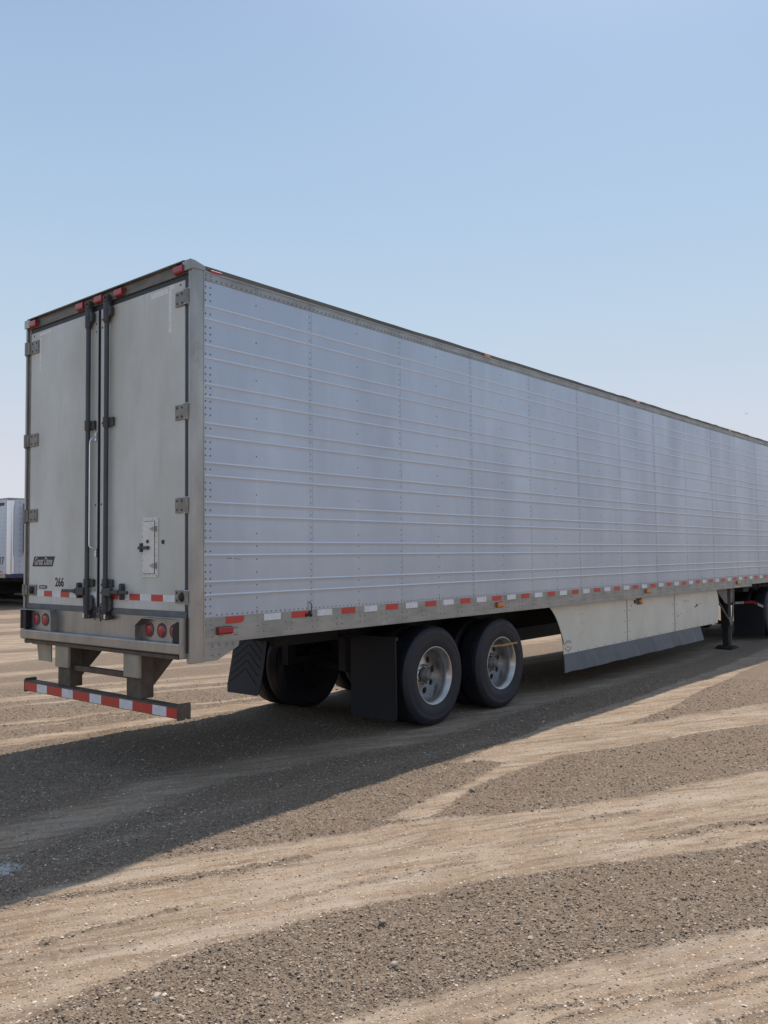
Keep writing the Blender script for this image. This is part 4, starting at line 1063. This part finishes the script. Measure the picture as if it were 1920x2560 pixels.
# ------------------------------------------------ landing gear
for y in (.20, 2.40):
    s = 1 if y < 1 else -1
    g = G(); g.box(12.34, 12.50, y-.07, y+.07, .34, 1.10); g.box(12.36, 12.48, y-.055, y+.055, .0, .36)
    lg = P(g, 'landing_leg', M['under'], bevel=.005)
    g = G(); g.prism([(12.24, -.03), (12.62, -.03), (12.62, -.005), (12.50, .02), (12.36, .02), (12.24, -.005)], 1, y-.15, y+.15); P(g, 'foot', M['under'], lg)
    g = G()
    yo = y-s*.085
    g.tube([(11.66, yo+s*.05, 1.04), (12.34, yo, .50)], .020, 6); g.tube([(12.80, yo+s*.05, 1.06), (12.52, yo, .50)], .016, 6)
    g.prism([(12.33, .56), (12.52, .56), (12.52, .50), (12.45, .40), (12.39, .40), (12.33, .50)], 1, yo-.008, yo+.008)
    g.tube([(12.5, yo+s*.03, .40), (12.5, yo+s*.03, .0)], .012, 5)
    g.prism([(11.75, 1.09), (12.34, 1.09), (12.34, .80), (12.20, .83)], 1, yo+s*.02, yo+s*.03); g.prism([(12.5, 1.09), (12.72, 1.09), (12.60, .82), (12.5, .80)], 1, yo+s*.02, yo+s*.03)
    P(g, 'brace', M['hub'], lg)
g = G(); g.box(12.39, 12.45, .27, 2.33, .42, .48); g.tube([(12.42, .30, .45), (12.42, 1.3, 1.08)], .018, 6); g.tube([(12.42, 2.3, .45), (12.42, 1.3, 1.08)], .018, 6)
P(g, 'leg_cross_brace', M['under'])
g = G(); g.box(13.0, 13.32, .05, .30, 1.00, 1.12); P(g, 'tool_box', M['under'], bevel=.01)
# refrigeration unit on the nose
g = G(); g.prism([(16.0, 1.9), (16.62, 1.95), (16.62, 3.55), (16.5, 3.85), (16.0, 3.9)], 1, .35, 2.25); P(g, 'refrigeration_unit', M['white'], bevel=.03)

# ================================================================== tractor hitched ahead (only its tail shows)
K = empty('truck_tractor', (17.5, 1.3, 0), 'dark truck tractor coupled under the front of the silver trailer, black mud flap showing', 'truck')
def PK(g, name, mats, parent=None, bevel=0, **k):
    o = g.build(name, mats, None, bevel, **k); put(o, parent or K); return o
g = G()
for y in (.87, 1.65): g.box(13.9, 21.5, y, y+.08, .74, 1.0)
g.box(14.3, 14.4, .95, 1.65, .76, .96); PK(g, 'chassis', M['under'])
g = G(); g.cyl((15.2, 1.3, 1.0), (15.2, 1.3, 1.09), .48, n=28); PK(g, 'fifth_wheel', M['under'])
for s, yb in ((1, .05), (-1, 2.55)):
    g = G(); y = lambda d: yb+s*d
    P0 = [(y(.52), .745), (y(.17), .775), (y(-.03), .69)]
    for (a, b) in zip(P0[:-1], P0[1:]):
        g.add([(14.08, a[0], a[1]-.045), (14.08, b[0], b[1]-.045), (14.08, b[0], b[1]+.015), (14.08, a[0], a[1]+.015), (14.13, a[0], a[1]-.045), (14.13, b[0], b[1]-.045), (14.13, b[0], b[1]+.015), (14.13, a[0], a[1]+.015)],
              [(0, 1, 2, 3), (7, 6, 5, 4), (0, 4, 5, 1), (3, 2, 6, 7), (0, 3, 7, 4), (1, 5, 6, 2)])
    g.tube([(14.1, y(.5), .74), (14.1, y(.8), .85)], .02, 6)
    fb = PK(g, 'flap_bar', M['under'], recalc=True)
    g = G()
    def quad(a, b, c_):
        g.cur = c_
        g.add([(14.078, a[0], a[1]-.046), (14.078, b[0], b[1]-.046), (14.078, b[0], b[1]+.0), (14.078, a[0], a[1]+.0)], [(0, 3, 2, 1) if s > 0 else (0, 1, 2, 3)])
    mid = lambda a, b, t: (lerp(a[0], b[0], t), lerp(a[1], b[1], t))
    quad(P0[0], mid(P0[0], P0[1], .5), 1); quad(mid(P0[0], P0[1], .5), P0[1], 0); quad(P0[1], mid(P0[1], P0[2], .5), 0); quad(mid(P0[1], P0[2], .5), P0[2], 1)
    PK(g, 'reflective_tape', [M['tapered'], M['tapewhite']], fb)
    g = G(); pts = [(y(.56), .70), (y(.17), .73), (y(-.02), .66), (y(-.03), .07), (y(.56), .05)]
    g.prism(pts, 0, 14.095, 14.105); PK(g, 'mud_flap', M['flap'], recalc=True)
for x in (14.97, 16.29, 20.6):
    for yc in ((.222, .555, 2.045, 2.378) if x < 17 else (.25, 2.35)):
        src = w1; q = src.copy(); COL.objects.link(q); q.parent = K; q.location = (x-17.5, yc-1.3, .507)
        if yc > 1.3: q.rotation_euler = (0, 0, PI)
        for ch in src.children: c_ = ch.copy(); COL.objects.link(c_); c_.parent = q
g = G(); g.prism([(17.0, 1.0), (17.0, 3.7), (17.4, 3.95), (18.6, 3.85), (19.6, 2.9), (19.9, 1.9), (21.9, 1.65), (22.1, 1.2), (22.1, .6), (19.4, .6), (18.5, .5), (17.0, .5)], 1, .15, 2.45)
PK(g, 'cab', M['darkblue_cab'], bevel=.06, recalc=True)
g = G(); g.box(18.5, 19.35, .138, .15, 2.0, 2.75); g.box(18.5, 19.35, 2.45, 2.462, 2.0, 2.75); PK(g, 'side_window', M['glass'])

# ================================================================== parked trailers behind
def nose_trailer(label, num, loc):
    """local frame: nose face on y=0 looking -y, length along +y, x from 0 to 2.6"""
    r_ = empty('parked_trailer', loc, label, 'trailer', 'row of parked trailers behind')
    g = G(); g.prism([(0.0, .25), (.03, .12), (.12, .03), (.25, 0), (2.35, 0), (2.48, .03), (2.57, .12), (2.6, .25), (2.6, 14.5), (0, 14.5)], 2, 1.24, 4.06); g.sm = [False]*len(g.f)
    g.build('body', M['alu'], r_, recalc=True)
    g = G(); z = 1.5
    while z < 3.95: g.prism([(-.006, z-.008), (-.006, z+.008), (.0, z+.012), (.0, z-.012)], 1, .3, 14.4); z += .155
    g.build('side_ribs', M['alu'], r_, recalc=True)
    g = G(); g.lathe([(.14, 1.24), (.14, 4.0)], (0, 0, 0), 24); g.v = [(x+.13, z+.13, y) for x, y, z in g.v]
    g.build('corner_cover', M['chrome'], r_, recalc=True)
    g = G(); g.box(-.02, 2.62, -.01, 14.5, 4.05, 4.10); g.build('top_rail', M['alu_rail'], r_)
    g = G(); g.box(-.02, 2.62, .22, 14.5, 1.10, 1.25); g.build('side_rail', M['alu_rail'], r_)
    g = G(); g.prism([(-.025, .20), (-.01, .10), (.10, -.01), (.25, -.025), (2.35, -.025), (2.6, .1), (2.62, .2)], 2, 1.10, 1.255); g.build('front_rail', M['bluerail'], r_, recalc=True)
    g = G()
    for k in range(14): g.dome((.42, -.001, 3.92-.20*k), (0, -1, 0), .018, .012, 7)
    g.build('rivets', M['castiron'], r_)
    g = G(); g.prism([(0, 1.9), (-.45, 1.95), (-.45, 3.4), (-.3, 3.85), (0, 3.9)], 0, .62, 2.1); g.build('refrigeration_unit', M['white'], r_, bevel=.03, recalc=True)
    g = G(); g.box(.56, .64, -.05, 0, 2.05, 3.9); g.build('unit_frame', M['castiron'], r_)
    g = G(); g.cyl((.16, .06, 4.06), (.05, .16, 4.06), .05, n=10); g.build('marker_lamp', M['amber'], r_)
    g = G(); g.box(-.035, -.015, .55, .68, 1.16, 1.20); g.build('marker_lamp', M['amber'], r_)
    g = G(); g.cur = 0; g.box(-.012, -.002, .42, .72, 1.30, 1.35); g.cur = 1; g.box(-.012, -.002, .72, 1.05, 1.30, 1.35); g.box(-.012, -.002, .30, .42, 1.30, 1.35)
    g.build('reflective_tape', [M['tapered'], M['tapewhite']], r_)
    g = G(); g.prism([(.35, 3.93), (1.0, 3.95), (1.0, 3.84), (.8, 3.80), (.6, 3.83), (.45, 3.81)], 0, -.01, -.004); g.build('dark_patch', M['gasket'], r_, recalc=True)
    if num:
        text(num, .40, 'number', M['gasket'], r_, (-.008, .66, 1.73), sx=.95, bold=.004)
    g = G()
    for x in (.35, 2.1): g.box(x, x+.14, 2.6, 2.76, 0, 1.1); g.box(x-.1, x+.24, 2.5, 2.86, 0, .04); g.tube([(x+.07, 2.68, .45), (x+.07, 3.6, 1.08)], .03, 6)
    g.box(.5, 2.2, 2.64, 2.72, .42, .50); g.tube([(.5, 2.68, .48), (2.1, 2.68, 1.05)], .03, 6)
    g.build('landing_gear', M['under'], r_)
    g = G(); g.box(.8, .9, .6, 14.2, .92, 1.1); g.box(1.7, 1.8, .6, 14.2, .92, 1.1); g.box(.3, 2.3, .3, 1.6, .98, 1.1)
    y = .5
    while y < 14.2: g.box(.05, 2.55, y, y+.06, 1.0, 1.1); y += .6
    g.build('chassis', M['under'], r_)
    g = G(); g.box(.02, .035, 3.6, 9.5, .35, 1.1); g.box(2.565, 2.58, 3.6, 9.5, .35, 1.1); g.build('side_skirt', M['flap'], r_)
    for y in (11.3, 12.6):
        for x in (.22, .555, 2.045, 2.38):
            q = bpy.data.objects.new('wheel', None); COL.objects.link(q); q.parent = r_; q.location = (x, y, .507); q.rotation_euler = (0, 0, -PI/2 if x < 1.3 else PI/2)
            for ch in w1.children: c_ = ch.copy(); COL.objects.link(c_); c_.parent = q
    return r_
nose_trailer('distant silver trailer numbered 217 seen past the left door hinge', '217', (11.17, 25.95, 0))
q = nose_trailer('parked trailer in the row just behind trailer 217, only its underside showing', None, (14.6, 26.4, 0))
q = nose_trailer('farther parked trailer at the end of the row behind trailer 217', None, (18.1, 26.1, 0))

# ================================================================== bird
BS = .6
Bd = empty('bird', (78.5, 20.1, 14.7), 'tiny dark bird flying above the far end of the silver trailer', 'bird')
g = G(); g.tube([(-.20, 0, 0), (-.10, 0, .01), (0, 0, .0), (.10, 0, .01), (.16, 0, .035), (.21, 0, .03)], [.012, .035, .05, .04, .026, .006], 8)
g.build('body', M['ink'], Bd)
for s in (-1, 1):
    g = G(); vs = [(.06, s*.03, .02), (-.06, s*.03, .02), (.08, s*.16, .09), (-.04, s*.17, .08), (-.02, s*.33, .04), (-.06, s*.33, .035)]
    g.add(vs+[(a, b, c_-.008) for a, b, c_ in vs], [(0, 2, 3, 1), (2, 4, 5, 3), (6, 7, 9, 8), (8, 9, 11, 10), (0, 6, 8, 2), (2, 8, 10, 4), (1, 3, 9, 7), (3, 5, 11, 9), (4, 10, 11, 5)])
    g.build('wing', M['ink'], Bd, recalc=True)

Bd.scale = (BS, BS, BS)
